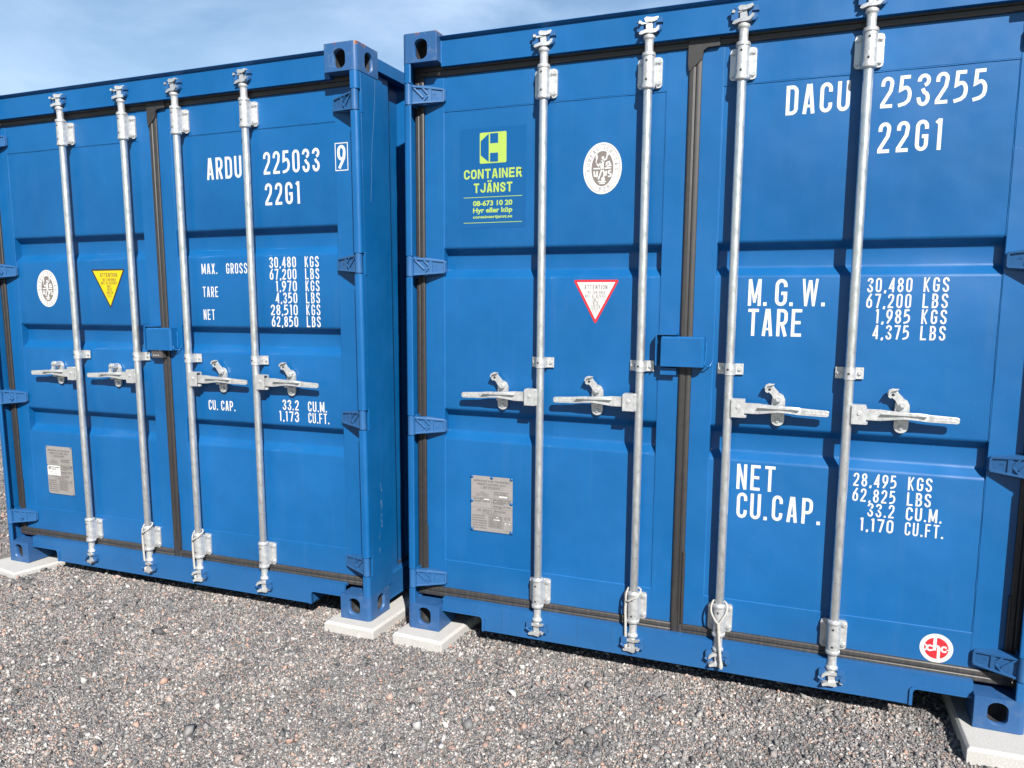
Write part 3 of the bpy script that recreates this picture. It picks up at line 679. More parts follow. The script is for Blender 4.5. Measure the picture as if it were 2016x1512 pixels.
        m = o.modifiers.new('bevel', 'BEVEL'); m.width = 0.008; m.segments = 3; m.limit_method = 'ANGLE'; m.angle_limit = R(20)
        o.data.polygons.foreach_set('use_smooth', [True]*len(o.data.polygons)); o.data.set_sharp_from_angle(angle=R(60))
        # weld beads
        mb = MB(); wr = cfg['weld']
        seg_lumpy(mb, (i0, zt0-0.001), (i1, zt0-0.001), wr, YP, rnd); seg_lumpy(mb, (i0, zb1+0.001), (i1, zb1+0.001), wr, YP-0.001, rnd)
        lv = [zb1] + [z for c in cfg['corr'][::-1] for z in (c[1], c[0])] + [zt0]
        for xs in (i0+0.0005, i1-0.0005):
            for k in range(0, len(lv), 2): seg_lumpy(mb, (xs, lv[k]), (xs, lv[k+1]), wr*0.9, YP, rnd)
            seg_lumpy(mb, (xs, zt0), (xs, 2.425), wr*0.5, YD+0.001, rnd); seg_lumpy(mb, (xs, 0.19), (xs, zb1), wr*0.5, YD+0.001, rnd)
        mb.build('weld_seam', [WELD], d)
        # gasket
        mb = MB(); zt_, zb_ = 2.475, 0.139; g = 0.045
        if side == 0:
            gasket(mb, (0.022, zt_), (1.1885, zt_), g, (0, -1)); gasket(mb, (0.022, zb_), (1.1885, zb_), g, (0, 1)); gasket(mb, (0.022, zb_+g), (0.022, zt_-g), 0.043, (1, 0))
            mb.box(0.062, 0.070, 0.066, 0.0785, 0.19, 0.47)
        else:
            gasket(mb, (1.2365, zt_), (W0-0.022, zt_), g, (0, -1)); gasket(mb, (1.2365, zb_), (W0-0.022, zb_), g, (0, 1)); gasket(mb, (W0-0.022, zb_+g), (W0-0.022, zt_-g), 0.043, (-1, 0))
            gasket(mb, (1.2365, zb_-0.002), (1.2365, zt_-0.02), 0.0475, (-1, 0))
            mb.box(1.230, 1.2395, 0.062, 0.0785, 0.19, 0.49); mb.box(2.368, 2.3755, 0.066, 0.0785, 0.19, 0.47)
            mb.prism([(1.1855, 2.37), (1.1895, 2.345), (1.2365, 2.385), (1.241, 2.415), (1.256, 2.4245), (1.30, 2.4262), (1.30, 2.474), (1.285, 2.480), (1.255, 2.484), (1.20, 2.486), (1.1855, 2.478)], 'y', 0.0625, 0.0795)
        mb.build('gasket', [RUBBER], d, bevel=0.0022, smooth_angle=50)
        for c in cfg['hz']:
            place('hinge', hw('hinge', m_hinge), d, (0 if side == 0 else W0, 0, c), scale=(1 if side == 0 else -1, 1, 1), bevel=0.002)
        doors.append(d)
    # ---- locking bars
    for i, x in enumerate(cfg['rods']):
        mb = MB(); mb.cyl((0, 0, 0.17), (0, 0, 2.42), 0.0168, 0.0168, 32); 
        bar = mb.build('locking_bar', [GALV], root); bar.location = (x, YR, 0)
        place('bar_bracket', hw('br', m_bracket), bar, (0, 0, 2.353), bevel=0.0012); place('bar_bracket', hw('br', m_bracket), bar, (0, 0, 0.239), bevel=0.0012)
        place('bar_guide', hw('gd', m_guide), bar, (0, 0, cfg['guide']), bevel=0.0012)
        fl = 1 if i % 2 else -1
        place('cam_head', hw('cam', m_cam), bar, (0, 0, 2.4195), rot=(0, 0, R(cfg['camrot'][i])), bevel=0.0025)
        place('cam_head', hw('cam', m_cam), bar, (0, 0, 0.1725), rot=(0, math.pi, R(cfg['camrot'][i]*-1.5+4)), bevel=0.0025)
        sg = -1 if i < 2 else 1
        place('door_handle', hw('hd', m_handle), bar, (0, 0, cfg['handle']), scale=(sg, 1, 1), bevel=0.0012)
        place('handle_catch', hw('ct%d' % cfg['catch'][i], lambda: m_catch(cfg['catch'][i])), bar, (sg*0.181+(0 if sg > 0 else 0.0), 0, cfg['handle']-0.001), bevel=0.0015)
        place('cam_keeper', hw('kp', m_keeper), root, (x, 0.040, 2.512), bevel=0.0045, seg=3)
        place('cam_keeper', hw('kp', m_keeper), root, (x, 0.036, 0.094), scale=(1, 1, -1), bevel=0.0045, seg=3)
    # ---- lock box over the closing edge
    mb = MB(); bx0, bx1, bz0, bz1 = cfg['box']; yf = 0.030
    c = 0.008; t = 0.005
    mb.prism([(bx0, yf), (bx1-c, yf), (bx1, yf+c), (bx1, YD-0.002), (bx1-t, YD-0.002), (bx1-t, yf+c+t*0.4), (bx1-c-t*0.4, yf+t), (bx0, yf+t)], 'z', bz0, bz1-0.006)
    mb.prism([(yf+0.002, bz1-0.008), (yf+0.008, bz1), (YD-0.002, bz1), (YD-0.002, bz1-t), (yf+t+0.004, bz1-t-0.003)], 'x', bx0+0.002, bx1-0.002)
    pts = [(bx1+0.001, YD-0.004, bz1-0.02)]
    for k in range(9): pts.append((bx1+0.002+rnd.uniform(-.001, .001), YD-0.003-rnd.uniform(0, .002), bz1-0.03-k*0.009))
    mb.tube(pts, 0.0035, 7, 1)
    mb.tube([(bx1-0.002, 0.046, bz0+0.022), (bx1+0.004, 0.045, bz0+0.008), (bx1+0.010, 0.055, bz0+0.001), (bx1+0.018, 0.066, bz0+0.003), (bx1+0.024, 0.074, bz0+0.014), (bx1+0.028, 0.078, bz0+0.028)], 0.0026, 7, 1)
    mb.build('lock_box', [PAINT, WELD], root, bevel=0.0022)
    mb = MB(); lx = cfg['lx']
    mb.prism([(lx, 0.040), (lx+0.078, 0.040), (lx+0.085, YD-0.001), (lx, YD-0.001)], 'z', bz1+0.006, bz1+0.0115)
    mb.box(lx-0.0005, lx+0.0045, 0.036, YD-0.0015, bz0, bz1+0.006)
    mb.box(lx+0.018, lx+0.082, 0.0505, 0.0555, bz0-0.036, bz0-0.006); mb.box(lx+0.018, lx+0.082, 0.0560, YD-0.001, bz0-0.010, bz0-0.005)
    mb.build('lock_bracket', [PAINT], root, bevel=0.002)
    return root, doors

def seal_oval(door, cx, cz, a, b):
    mb = MB(); y = YP-0.0006
    poly(mb, ell(cx, cz, a, b, 56), y, 0)
    ring = ell(cx, cz, a*0.90, b*0.92, 56); stroke(mb, ring, 1, 0.0015, lambda p, q: (p, y-0.0003, q), 1)
    poly(mb, ell(cx, cz-0.001, a*0.57, b*0.68, 48), y-0.0004, 1)
    def ctext(txt, t0, t1, flip=1):
        n = len(txt)
        for i, ch in enumerate(txt):
            if ch == ' ': continue
            t = R(t0 + (t1-t0)*i/(n-1)); px, pz = cx+a*0.735*math.cos(t), cz+b*0.80*math.sin(t)
            h = 0.0155; wdt = 0.0088; nx, nz = math.cos(t)/a, math.sin(t)/b; l = math.hypot(nx, nz); nx, nz = nx/l*flip, nz/l*flip
            tx, tz = nz, -nx
            for pts, cl in glyph(ch, wdt/h, 0.13):
                stroke(mb, pts, cl, 0.10, lambda p, q: (px+tx*(p*h-wdt/2)+nx*(q*h-h/2), y-0.0005, pz+tz*(p*h-wdt/2)+nz*(q*h-h/2)), 1)
    ctext('BUREAU VERITAS', 184, -4); ctext('1828', 244, 296, -1)
    # emblem: striding figure with torch and mirror between two blocks
    S = lambda pts, wd, cl=0: stroke(mb, [(cx+p*a, cz+q*b) for p, q in pts], cl, wd*a, lambda p, q: (p, y-0.0008, q), 2)
    poly(mb, ell(cx+0.02*a, cz+0.40*b, a*0.075, a*0.085, 14), y-0.0008, 2)
    S([(0.0, 0.30), (-0.02, 0.10), (0.0, -0.05)], 0.17); S([(0.0, -0.02), (0.12, -0.20), (0.06, -0.38), (0.10, -0.46)], 0.085); S([(-0.03, -0.04), (-0.10, -0.22), (-0.20, -0.42)], 0.08)
    S([(0.02, 0.28), (0.20, 0.36), (0.24, 0.50)], 0.07); S([(-0.04, 0.26), (-0.20, 0.10), (-0.33, 0.22)], 0.07)
    poly(mb, ell(cx+0.27*a, cz+0.55*b, a*0.07, a*0.09, 14), y-0.0008, 2)
    S([(-0.33, 0.18), (-0.31, 0.46)], 0.05); poly(mb, ell(cx-0.30*a, cz+0.44*b, a*0.055, a*0.15, 14), y-0.0009, 2)
    S([(-0.46, 0.0), (-0.12, 0.0)], 0.07); S([(0.12, 0.0), (0.46, 0.0)], 0.07)
    S([(-0.42, -0.10), (-0.40, -0.28), (-0.28, -0.30), (-0.26, -0.10)], 0.085); S([(0.20, -0.10), (0.20, -0.30)], 0.07)
    S([(0.46, -0.10), (0.32, -0.12), (0.32, -0.19), (0.45, -0.23), (0.45, -0.31), (0.30, -0.33)], 0.07); S([(0.20, 0.08), (0.22, 0.20), (0.34, 0.24), (0.42, 0.10), (0.2, 0.08)], 0.09)
    S([(-0.22, -0.50), (0.20, -0.52)], 0.06); S([(-0.14, -0.58), (0.14, -0.58)], 0.07)
    poly(mb, ell(cx+0.05*a, cz-0.42*b, a*0.10, a*0.10, 16), y-0.001, 2)
    return mb.build('inspection_sticker', [WHITE, TAUPE, WHITE], door)

def warn_triangle(door, x0, x1, zt, xb, zb, mats, style):
    mb = MB(); y = YP-0.0006
    P = [(x0, zt), (x1, zt), (xb, zb)]
    def inset(P, d):
        cx = sum(p[0] for p in P)/3; cz = sum(p[1] for p in P)/3
        per = sum(math.dist(P[i], P[(i+1) % 3]) for i in range(3)); A = abs((P[1][0]-P[0][0])*(P[2][1]-P[0][1])-(P[2][0]-P[0][0])*(P[1][1]-P[0][1]))/2
        k = 1-d/(2*A/per)
        ix = sum(P[i][0]*math.dist(P[(i+1) % 3], P[(i+2) % 3]) for i in range(3))/per; iz = sum(P[i][1]*math.dist(P[(i+1) % 3], P[(i+2) % 3]) for i in range(3))/per
        return [(ix+(p[0]-ix)*k, iz+(p[1]-iz)*k) for p in P]
    def rnd_(P, r):
        o = []
        for i in range(3):
            a, b, c = P[i-1], P[i], P[(i+1) % 3]
            for q in (a, c):
                d = math.dist(q, b); o.append((b[0]+(q[0]-b[0])*r/d, b[1]+(q[1]-b[1])*r/d))
        return o
    poly(mb, rnd_(P, 0.007), y, 0); poly(mb, inset(P, 0.0085 if style else 0.0095), y-0.0004, 1)
    W = x1-x0; H = zt-zb; cx = xb+0.0
    rows = [('ATTENTION', 0.50, 0.10, 0.20), ('THIS CONTAINER', 0.40, 0.235, 0.30), ('MUST BE REPAIRED', 0.46, 0.315, 0.385), ('ONLY', 0.13, 0.40, 0.465), ('WITH', 0.12, 0.48, 0.545), ('CORTEN', 0.19, 0.56, 0.625), ('STEEL', 0.14, 0.64, 0.705)]
    for i, (tx, wf, a, b) in enumerate(rows):
        if not style: a, b = a+0.01, b+0.012
        text(mb, tx, cx-W*wf/2, cx+W*wf/2, zt-H*b, zt-H*a, y-0.0008, 0.13 if style or i == 0 else 0.10, 0.2, 2)
    if not style:
        frame_rect(mb, cx-W*0.08, cx+W*0.08, zt-H*0.488, zt-H*0.40, 0.0006, y-0.0008, 2); frame_rect(mb, cx-W*0.115, cx+W*0.115, zt-H*0.648, zt-H*0.56, 0.0006, y-0.0008, 2)
    return mb.build('warning_sticker', mats, door)

def data_plate(door, x0, x1, z0, z1, style):
    mb = MB(); y = YP-0.0045; W = x1-x0; H = z1-z0
    mb.box(x0, x1, y, y+0.002, z0, z1, 0)
    if not style: mb.box(x0-0.004, x1+0.004, y+0.0022, YP-0.0002, z0-0.004, z1+0.004, 3)
    yt = y-0.0003
    X = lambda f: x0+W*f
    Z = lambda f: z1-H*f
    T = lambda s, a, b, c, d, st=0.15, g=0.3: text(mb, s, X(a), X(b), Z(d), Z(c), yt, st, g, 1)
    Ln = lambda a, c, b, d: line(mb, X(a), Z(c), X(b), Z(d), 0.0008, yt, 1)
    Fr = lambda a, b, c, d: frame_rect(mb, X(a), X(b), Z(d), Z(c), 0.0008, yt, 1)
    T('APPROVED FOR TRANSPORT', 0.07, 0.93, 0.070, 0.105); T('UNDER CUSTOMS SEAL', 0.15, 0.85, 0.125, 0.160); Fr(0.24, 0.76, 0.178, 0.225); T('BMC 1074 BV3054', 0.30, 0.70, 0.188, 0.215, 0.16, 0.25)
    T('TYPE', 0.23, 0.32, 0.285, 0.305); Fr(0.12, 0.43, 0.315, 0.36); T('CATE 2659TM', 0.16, 0.39, 0.325, 0.35, 0.16); T('MANUFACTURERS NO', 0.56, 0.90, 0.262, 0.284, 0.15, 0.2); T('OF THE CONTAINER', 0.56, 0.86, 0.295, 0.317, 0.15, 0.2)
    Fr(0.56, 0.90, 0.325, 0.37); Ln(0.0, 0.39, 1.0, 0.39); T('OWNER NO DACU', 0.05, 0.28, 0.405, 0.425, 0.15, 0.2); Fr(0.22, 0.46, 0.40, 0.432)
    T('CONTAINER TJANST AB', 0.06, 0.46, 0.445, 0.468, 0.15, 0.2); Ln(0.49, 0.39, 0.49, 0.575); T('TIMBER COMPONENT TREATMENT', 0.53, 0.96, 0.402, 0.424, 0.15, 0.15); T('IM / TAILILEUM 400 / 2014', 0.53, 0.96, 0.432, 0.454, 0.15, 0.15)
    Ln(0.49, 0.462, 1.0, 0.462); T('MANUFACTURED BY', 0.53, 0.80, 0.470, 0.488, 0.15, 0.2); T('INTERNATIONAL CONTAINERS', 0.53, 0.96, 0.520, 0.540, 0.15, 0.15); T('CO LTD CHINA', 0.53, 0.75, 0.548, 0.566, 0.15, 0.2)
    Ln(0.0, 0.575, 1.0, 0.575); T('CSC SAFETY APPROVAL', 0.15, 0.85, 0.600, 0.638); Fr(0.28, 0.72, 0.65, 0.69); T('F BV 13794 12', 0.38, 0.64, 0.66, 0.682, 0.15, 0.2)
    for i, s in enumerate(('DATE MANUFACTURED', 'IDENTIFICATION NO', 'MAXIMUM GROSS MASS', 'ALLOWABLE STACKING LOAD', 'TRANSVERSE RACKING TEST', 'END WALL STRENGTH')):
        c = 0.712+i*0.044; T(s, 0.03, 0.38 if i > 1 else 0.33, c, c+0.021, 0.15, 0.18)
        if i < 5: Fr(0.43, 0.76, c-0.006, c+0.028); T('30480 KG 67200 LB' if i > 1 else '03 2015', 0.45, 0.74, c+0.001, c+0.019, 0.15, 0.18)
    Fr(0.79, 0.97, 0.80, 0.955); T('NEXT INSP', 0.81, 0.95, 0.705, 0.725, 0.15, 0.2); T('DATE YEAR', 0.81, 0.95, 0.735, 0.755, 0.15, 0.2)
    if not style:
        for (a, b, c, d) in ((0.68, 0.87, 0.335, 0.36), (0.32, 0.44, 0.405, 0.425), (0.55, 0.70, 0.76, 0.782), (0.60, 0.66, 0.716, 0.735), (0.82, 0.85, 0.81, 0.83), (0.92, 0.95, 0.81, 0.83)): rect(mb, X(a), X(b), Z(d), Z(c), yt-0.0002, 2)
    o = mb.build('data_plate', [PLATE, GREYP, WHITE, PAINT], door)
    spots = [(0.02, 0.02), (0.5, 0.02), (0.97, 0.02), (0.02, 0.46), (0.97, 0.46), (0.02, 0.975), (0.97, 0.975)] if not style else [(0.02, 0.015), (0.97, 0.015), (0.03, 0.40), (0.97, 0.40), (0.02, 0.985), (0.97, 0.985)]
    r = 0.0075 if not style else 0.004
    for a, c in spots:
        mb = MB()
        px, pz = X(a), Z(c); prof = [(r, 0.0), (r*0.92, 0.0022), (r*0.6, 0.0042), (r*0.2, 0.005)]; n = 12
        vs = [(px+q*math.cos(2*math.pi*k/n), y-d, pz+q*math.sin(2*math.pi*k/n)) for q, d in prof for k in range(n)]
        mb.add(vs, [(i*n+k, i*n+(k+1) % n, (i+1)*n+(k+1) % n, (i+1)*n+k) for i in range(3) for k in range(n)] + [tuple(range(3*n, 4*n))], 0, True)
        mb.build('rivet', [HINGEM], door)
    return o, None

def hire_logo(mb, x0, x1, z0, z1, y, lime, bluem):
    W = x1-x0; H = z1-z0; c = 0.03
    P = lambda pts, m, dy=0: poly(mb, [(x0+W*a, z0+H*b) for a, b in pts], y-dy, m)
    P([(c, 0), (1-c, 0), (1, c), (1, 1-c), (1-c, 1), (c, 1), (0, 1-c), (0, c)], lime)
    P([(0.035, 0.27), (0.34, 0.04), (0.34, 0.96), (0.035, 0.73)], bluem, 0.0003)
    P([(0.39, 0.04), (0.69, 0.04), (0.69, 0.33), (0.39, 0.33)], bluem, 0.0003); P([(0.39, 0.64), (0.69, 0.64), (0.69, 0.96), (0.39, 0.96)], bluem, 0.0003)

# ------------------------------------------------------------------ container B (near, right)
cfgB = dict(seed=4, hz=[2.350, 1.634, 0.936, 0.231], rods=[0.620, 1.0408, 1.3855, 1.8072], guide=1.2345, handle=1.0895, corr=[(1.714, 1.587), (1.011, 0.877)],
            weld=0.0026, camrot=[6, 9, -8, -4], catch=[1, 1, 1, 1], box=(1.122, 1.288, 1.238, 1.354), lx=1.099, scratch=False, streaks=[0.325, 0.452, 0.80, 0.95])
rootB, doorsB = container('nearer blue shipping container on the right, DACU code on its right door', Matrix.Identity(4), cfgB)
dl, dr = doorsB; Y = YP-0.0005
mb = MB(); DOOR = [dr]
def T(s, a, b, c, d, st=0.135, g=0.14):
    st *= 0.92; g *= 1.1
    m_ = MB(); text(m_, s, a, b, c, d, Y, st, g, 0); m_.build('lettering', [WHITE], DOOR[0])
T('DACU', 1.540, 1.754, 2.162, 2.265); T('253255', 1.853, 2.176, 2.161, 2.265, 0.125, 0.14); T('22G1', 1.853, 2.054, 2.009, 2.113, 0.13, 0.16)
mb = MB(); T('M.', 1.438, 1.506, 1.475, 1.575, 0.135, 0.08); T('G.', 1.535, 1.599, 1.475, 1.575, 0.135, 0.08); T('W.', 1.628, 1.710, 1.475, 1.575, 0.135, 0.10); T('TARE', 1.441, 1.636, 1.362, 1.464, 0.135, 0.12)
for s, c in (('30,480', 1.5265), ('67,200', 1.4702)): T(s, 1.849, 1.994, c, c+0.0505, 0.145, 0.15)
T('1,985', 1.8815, 1.994, 1.4155, 1.466, 0.145, 0.15); T('4,375', 1.876, 1.994, 1.359, 1.4095, 0.145, 0.15)
for s, c in (('KGS', 1.5275), ('LBS', 1.4712), ('KGS', 1.4155), ('LBS', 1.3585)): T(s, 2.030, 2.109, c, c+0.0505, 0.145, 0.17)
T('NET', 1.4255, 1.568, 0.764, 0.864, 0.135, 0.13); T('CU.', 1.430, 1.545, 0.650, 0.751, 0.135, 0.11); T('CAP.', 1.562, 1.737, 0.652, 0.752, 0.135, 0.14)
for s, a, c in (('28,495', 1.844, 0.8155), ('62,825', 1.844, 0.7585), ('33.2', 1.898, 0.7055), ('1,170', 1.8745, 0.6485)): T(s, a, 1.988, c, c+0.0495, 0.145, 0.15)
for s, b, c in (('KGS', 2.104, 0.8155), ('LBS', 2.104, 0.7585), ('CU.M.', 2.142, 0.7035), ('CU.FT.', 2.151, 0.6475)): T(s, 2.026, b, c, c+0.0495, 0.145, 0.14)
# round red emblem
mb = MB(); cx, cz, r = 2.157, 0.2375, 0.0548; y = YD+0.0012-0.0006
poly(mb, ell(cx, cz, r, r, 48), y, 0); poly(mb, ell(cx, cz, r*0.73, r*0.73, 40), y-0.0004, 1)
S = lambda pts, wd, cl=0, dy=0.0008: stroke(mb, [(cx+p*r, cz+q*r) for p, q in pts], cl, wd*r, lambda p, q: (p, y-dy, q), 0)
S([(-0.10, 0.72), (-0.10, -0.16)], 0.20); S([(-0.10, 0.10), (0.0, 0.16)] + arc(0.02, 0.0, 0.13, 0.15, 90, 0, 5) + [(0.15, -0.70)], 0.18, 0, 0.001)
S(arc(0.47, -0.01, 0.16, 0.17, 35, 325, 12), 0.12, 0, 0.0011); S([(0.60, -0.02), (0.72, -0.02)], 0.07, 0, 0.0012); S(arc(-0.38, -0.02, 0.16, 0.17, 45, 315, 12), 0.12, 0, 0.0011)
S([(-0.70, 0.2), (-0.60, 0.12), (-0.56, -0.02), (-0.60, -0.14), (-0.70, -0.22)], 0.11, 0, 0.0013); S([(-0.30, 0.13), (-0.18, 0.13)], 0.1, 0, 0.0014); S([(-0.30, -0.15), (-0.18, -0.15)], 0.1, 0, 0.0014)
mb.build('emblem_sticker', [WHITE, RED], dr)
seal_oval(dl, 0.857, 2.0135, 0.0790, 0.100)
warn_triangle(dl, 0.744, 0.937, 1.5755, 0.8405, 1.3955, [RED, WHITE, TAUPE], 0)
pl, rv = data_plate(dl, 0.2855, 0.4840, 0.4705, 0.7205, 0)
# hire company sticker
mb = MB(); y = YP-0.0006
rect(mb, 0.231, 0.531, 1.795, 2.206, y, 0); y2 = y-0.0005
hire_logo(mb, 0.3225, 0.4440, 2.0615, 2.187, y2, 1, 0)
text(mb, 'CONTAINER', 0.249, 0.5155, 1.9995, 2.0390, y2, 0.19, 0.13, 1); text(mb, 'TJÄNST', 0.295, 0.4715, 1.942, 1.9815, y2, 0.19, 0.13, 1)
line(mb, 0.2475, 1.9235, 0.5155, 1.9235, 0.0022, y2, 1); line(mb, 0.2475, 1.818, 0.5155, 1.818, 0.0022, y2, 1)
font_text(mb, '08-673 10 20', 0.2915, 0.4718, 1.8885, 0.021, y2, 1, 0.03); font_text(mb, 'Hyr eller köp', 0.2915, 0.4718, 1.8600, 0.0205, y2, 1, 0.03); font_text(mb, 'containtertjanst.se', 0.2915, 0.4718, 1.8365, 0.0125, y2, 1, 0.025)
mb.build('company_sticker', [STBLUE, LIME], dl)

# ------------------------------------------------------------------ container A (left)
MA = np.array([[9.99987318e-01, -3.72531878e-04, -5.02244689e-03], [3.31689218e-04, 9.99966893e-01, -8.13040610e-03], [5.02530945e-03, 8.12863710e-03, 9.99954335e-01]])
MAT = Matrix.Identity(4)
for i in range(3):
    for j in range(3): MAT[i][j] = MA[i][j]
MAT[0][3], MAT[1][3], MAT[2][3] = -2.63108, -0.01224, -0.018835
cfgA = dict(seed=9, hz=[2.352, 1.656, 0.953, 0.260], rods=[0.6264, 1.0500, 1.3930, 1.8060], guide=1.2075, handle=1.1050, corr=[(1.836, 1.706), (1.366, 1.237), (0.893, 0.762)],
            weld=0.0011, camrot=[14, 12, -8, -5], catch=[0, 0, 1, 1], box=(1.128, 1.2885, 1.244, 1.356), lx=1.106, scratch=True, streaks=[0.9, 1.35, 1.7])
rootA, doorsA = container('blue shipping container on the left, ARDU code and yellow warning triangle', MAT, cfgA)
dl, dr = doorsA; DOOR[0] = dr
mb = MB()
T('ARDU', 1.527, 1.737, 2.0735, 2.175, 0.145, 0.13); T('225033', 1.8655, 2.180, 2.079, 2.181, 0.14, 0.13); T('22G1', 1.868, 2.068, 1.938, 2.0385, 0.14, 0.15)
mb = MB(); yk = Y; Y = YD-0.0006; text(mb, '9', 2.278, 2.3215, 2.0815, 2.183, Y, 0.15, 0.1, 0); frame_rect(mb, 2.268, 2.3325, 2.073, 2.191, 0.004, YD-0.0006, 0); Y = yk
mb.build('check_digit', [WHITE], dr)
mb = MB()
T('MAX.', 1.463, 1.561, 1.6235, 1.674); T('GROSS', 1.6165, 1.744, 1.6235, 1.674); T('TARE', 1.4645, 1.560, 1.5110, 1.5620); T('NET', 1.4615, 1.532, 1.3990, 1.450)
for s, a, c in (('30,480', 1.876, 1.6475), ('67,200', 1.876, 1.5920), ('1,970', 1.9085, 1.5360), ('4,350', 1.905, 1.4805), ('28,510', 1.875, 1.4240), ('62,850', 1.877, 1.3690)): T(s, a, 2.030, c, c+0.0503, 0.15, 0.14)
for i, s in enumerate(('KGS', 'LBS')*3): T(s, 2.079, 2.1575, 1.6472-i*0.0556, 1.6472-i*0.0556+0.0505, 0.15, 0.16)
T('CU.', 1.4635, 1.522, 0.9455, 0.9955, 0.15, 0.12); T('CAP.', 1.543, 1.632, 0.9455, 0.9955, 0.15, 0.12); T('33.2', 1.921, 2.016, 0.9685, 1.018, 0.15, 0.14); T('1,173', 1.898, 2.015, 0.9125, 0.962, 0.15, 0.14)
T('CU.M.', 2.069, 2.176, 0.9670, 1.016, 0.15, 0.12); T('CU.FT.', 2.069, 2.188, 0.9115, 0.961, 0.15, 0.12)
seal_oval(dl, 0.3800, 1.560, 0.0800, 0.100)
warn_triangle(dl, 0.713, 0.9545, 1.658, 0.8385, 1.4500, [BLACK, YEL, GREYP], 1)
pl, rv = data_plate(dl, 0.2720, 0.4730, 0.4060, 0.6800, 1)
mb = MB(); y = YP-0.0055; rect(mb, 0.2755, 0.3760, 0.5130, 0.5695, y, 0); hire_logo(mb, 0.2800, 0.2990, 0.5450, 0.5650, y-0.0004, 1, 0)
text(mb, 'CONTAINER', 0.303, 0.372, 0.556, 0.563, y-0.0004, 0.2, 0.12, 1); text(mb, 'TJÄNST', 0.303, 0.346, 0.5450, 0.5520, y-0.0004, 0.2, 0.12, 1)
line(mb, 0.29, 0.533, 0.362, 0.533, 0.0012, y-0.0004, 1); line(mb, 0.296, 0.524, 0.356, 0.524, 0.0012, y-0.0004, 1)
mb.build('company_sticker', [WHITE, BLACK], dl)

# padlock below A's lock box
pk = bpy.data.objects.new('padlock', None); col.objects.link(pk); pk.matrix_world = MAT @ Matrix.Translation((1.183, 0.052, 1.205))
tag(pk, 'grey steel padlock hanging inside the lock box of the left container', 'padlock')
mb = MB(); mb.box(-0.036, 0.036, -0.013, 0.013, 0.0, 0.052)
for a, b in ((-0.026, 0.0085), (-0.012, 0.0085), (0.004, 0.0085)): mb.box(a, a+0.009, -0.0136, -0.0128, b, b+0.006, 1)
mb.cyl((0.022, -0.0125, 0.036), (0.022, -0.0142, 0.036), 0.0035, 0.0035, 10, 1)
mb.build('lock_body', [PAD, GALVC], pk, bevel=0.002)
mb = MB(); mb.tube([(-0.022, 0, 0.05), (-0.022, 0, 0.075)] + [(-0.022*math.cos(R(t)), 0, 0.075+0.022*math.sin(R(t))) for t in range(15, 180, 15)] + [(0.022, 0, 0.075), (0.022, 0, 0.05)], 0.0055, 10)
mb.build('shackle', [GALVC], pk)

# ropes looped round the bars above the lower brackets
def rope(mtx, x, style, label):
    o0 = bpy.data.objects.new('tie_rope', None); col.objects.link(o0); o0.matrix_world = mtx @ Matrix.Translation((x, YR, 0.30))
    tag(o0, label, 'rope', 'white ropes tied on the locking bars')
    def strands(path, r, twist):
        P = [Vector(p) for p in path]; fine = []
        for i in range(len(P)-1):
            for k in range(10):
                t = k/10; p0, p1, p2, p3 = P[max(i-1, 0)], P[i], P[i+1], P[min(i+2, len(P)-1)]
                fine.append(0.5*((2*p1)+(p2-p0)*t+(2*p0-5*p1+4*p2-p3)*t*t+(3*p1-p0-3*p2+p3)*t*t*t))
        fine.append(P[-1]); mb = MB(); up = Vector((0.2, 1, 0.1)); L = 0
        offs = [[] for _ in range(3)]
        for i, p in enumerate(fine):
            d = (fine[min(i+1, len(fine)-1)]-fine[max(i-1, 0)]).normalized(); a = d.cross(up).normalized(); b = d.cross(a)
            if i: L += (p-fine[i-1]).length
            for s in range(3):
                t = L*twist+s*2*math.pi/3; offs[s].append(p+a*r*0.55*math.cos(t)+b*r*0.55*math.sin(t))
        for s in offs: mb.tube(s, r*0.62, 7)
        return mb
    if style == 0:
        lp = [(0.0, 0.022, 0.016), (-0.024, 0.0, 0.014), (-0.030, -0.016, -0.02), (-0.014, -0.030, -0.05), (0.0, -0.032, -0.066)]
        rp_ = [(0.0, 0.022, 0.016), (0.026, 0.0, 0.010), (0.030, -0.016, -0.018), (0.016, -0.030, -0.046), (0.002, -0.032, -0.066)]
        tail = [(0.001, -0.032, -0.062), (0.004, -0.033, -0.10), (0.008, -0.032, -0.15), (0.013, -0.030, -0.20), (0.018, -0.031, -0.232)]
    else:
        lp = [(0.0, 0.022, 0.02), (-0.022, 0.006, 0.018), (-0.030, -0.010, -0.01), (-0.029, -0.014, -0.035)]
        rp_ = [(0.0, 0.022, 0.02), (0.028, 0.004, 0.016), (0.020, -0.022, -0.006), (0.0, -0.028, -0.018), (-0.016, -0.026, -0.028), (-0.028, -0.015, -0.036)]
        tail = [(-0.029, -0.012, -0.034), (-0.031, -0.012, -0.07), (-0.029, -0.013, -0.12), (-0.028, -0.012, -0.17), (-0.027, -0.010, -0.205), (-0.026, -0.010, -0.222)]
    mb = strands(lp, 0.0036, 280)
    m2 = strands(rp_, 0.0036, 280); m3 = strands(tail, 0.0054, 260)
    for q in (m2, m3): mb.add(q.v, q.f, 0, True)
    mb.build('rope_strands', [ROPE], o0)
    mb = MB(); e = tail[-1]; mb.lathe([(0.0072, e[2]+0.004), (0.0082, e[2]-0.002), (0.0078, e[2]-0.014), (0.006, e[2]-0.018)], e[0], e[1], 12)
    mb.build('rope_end', [ROPE], o0)
rope(Matrix.Identity(4), cfgB['rods'][1], 1, 'white rope on the second bar of the right container, left of the centre seal')
rope(Matrix.Identity(4), cfgB['rods'][2], 0, 'white rope in a V loop on the third bar of the right container')
rope(MAT, cfgA['rods'][1], 1, 'white rope on the second bar of the left container, left of its centre seal')
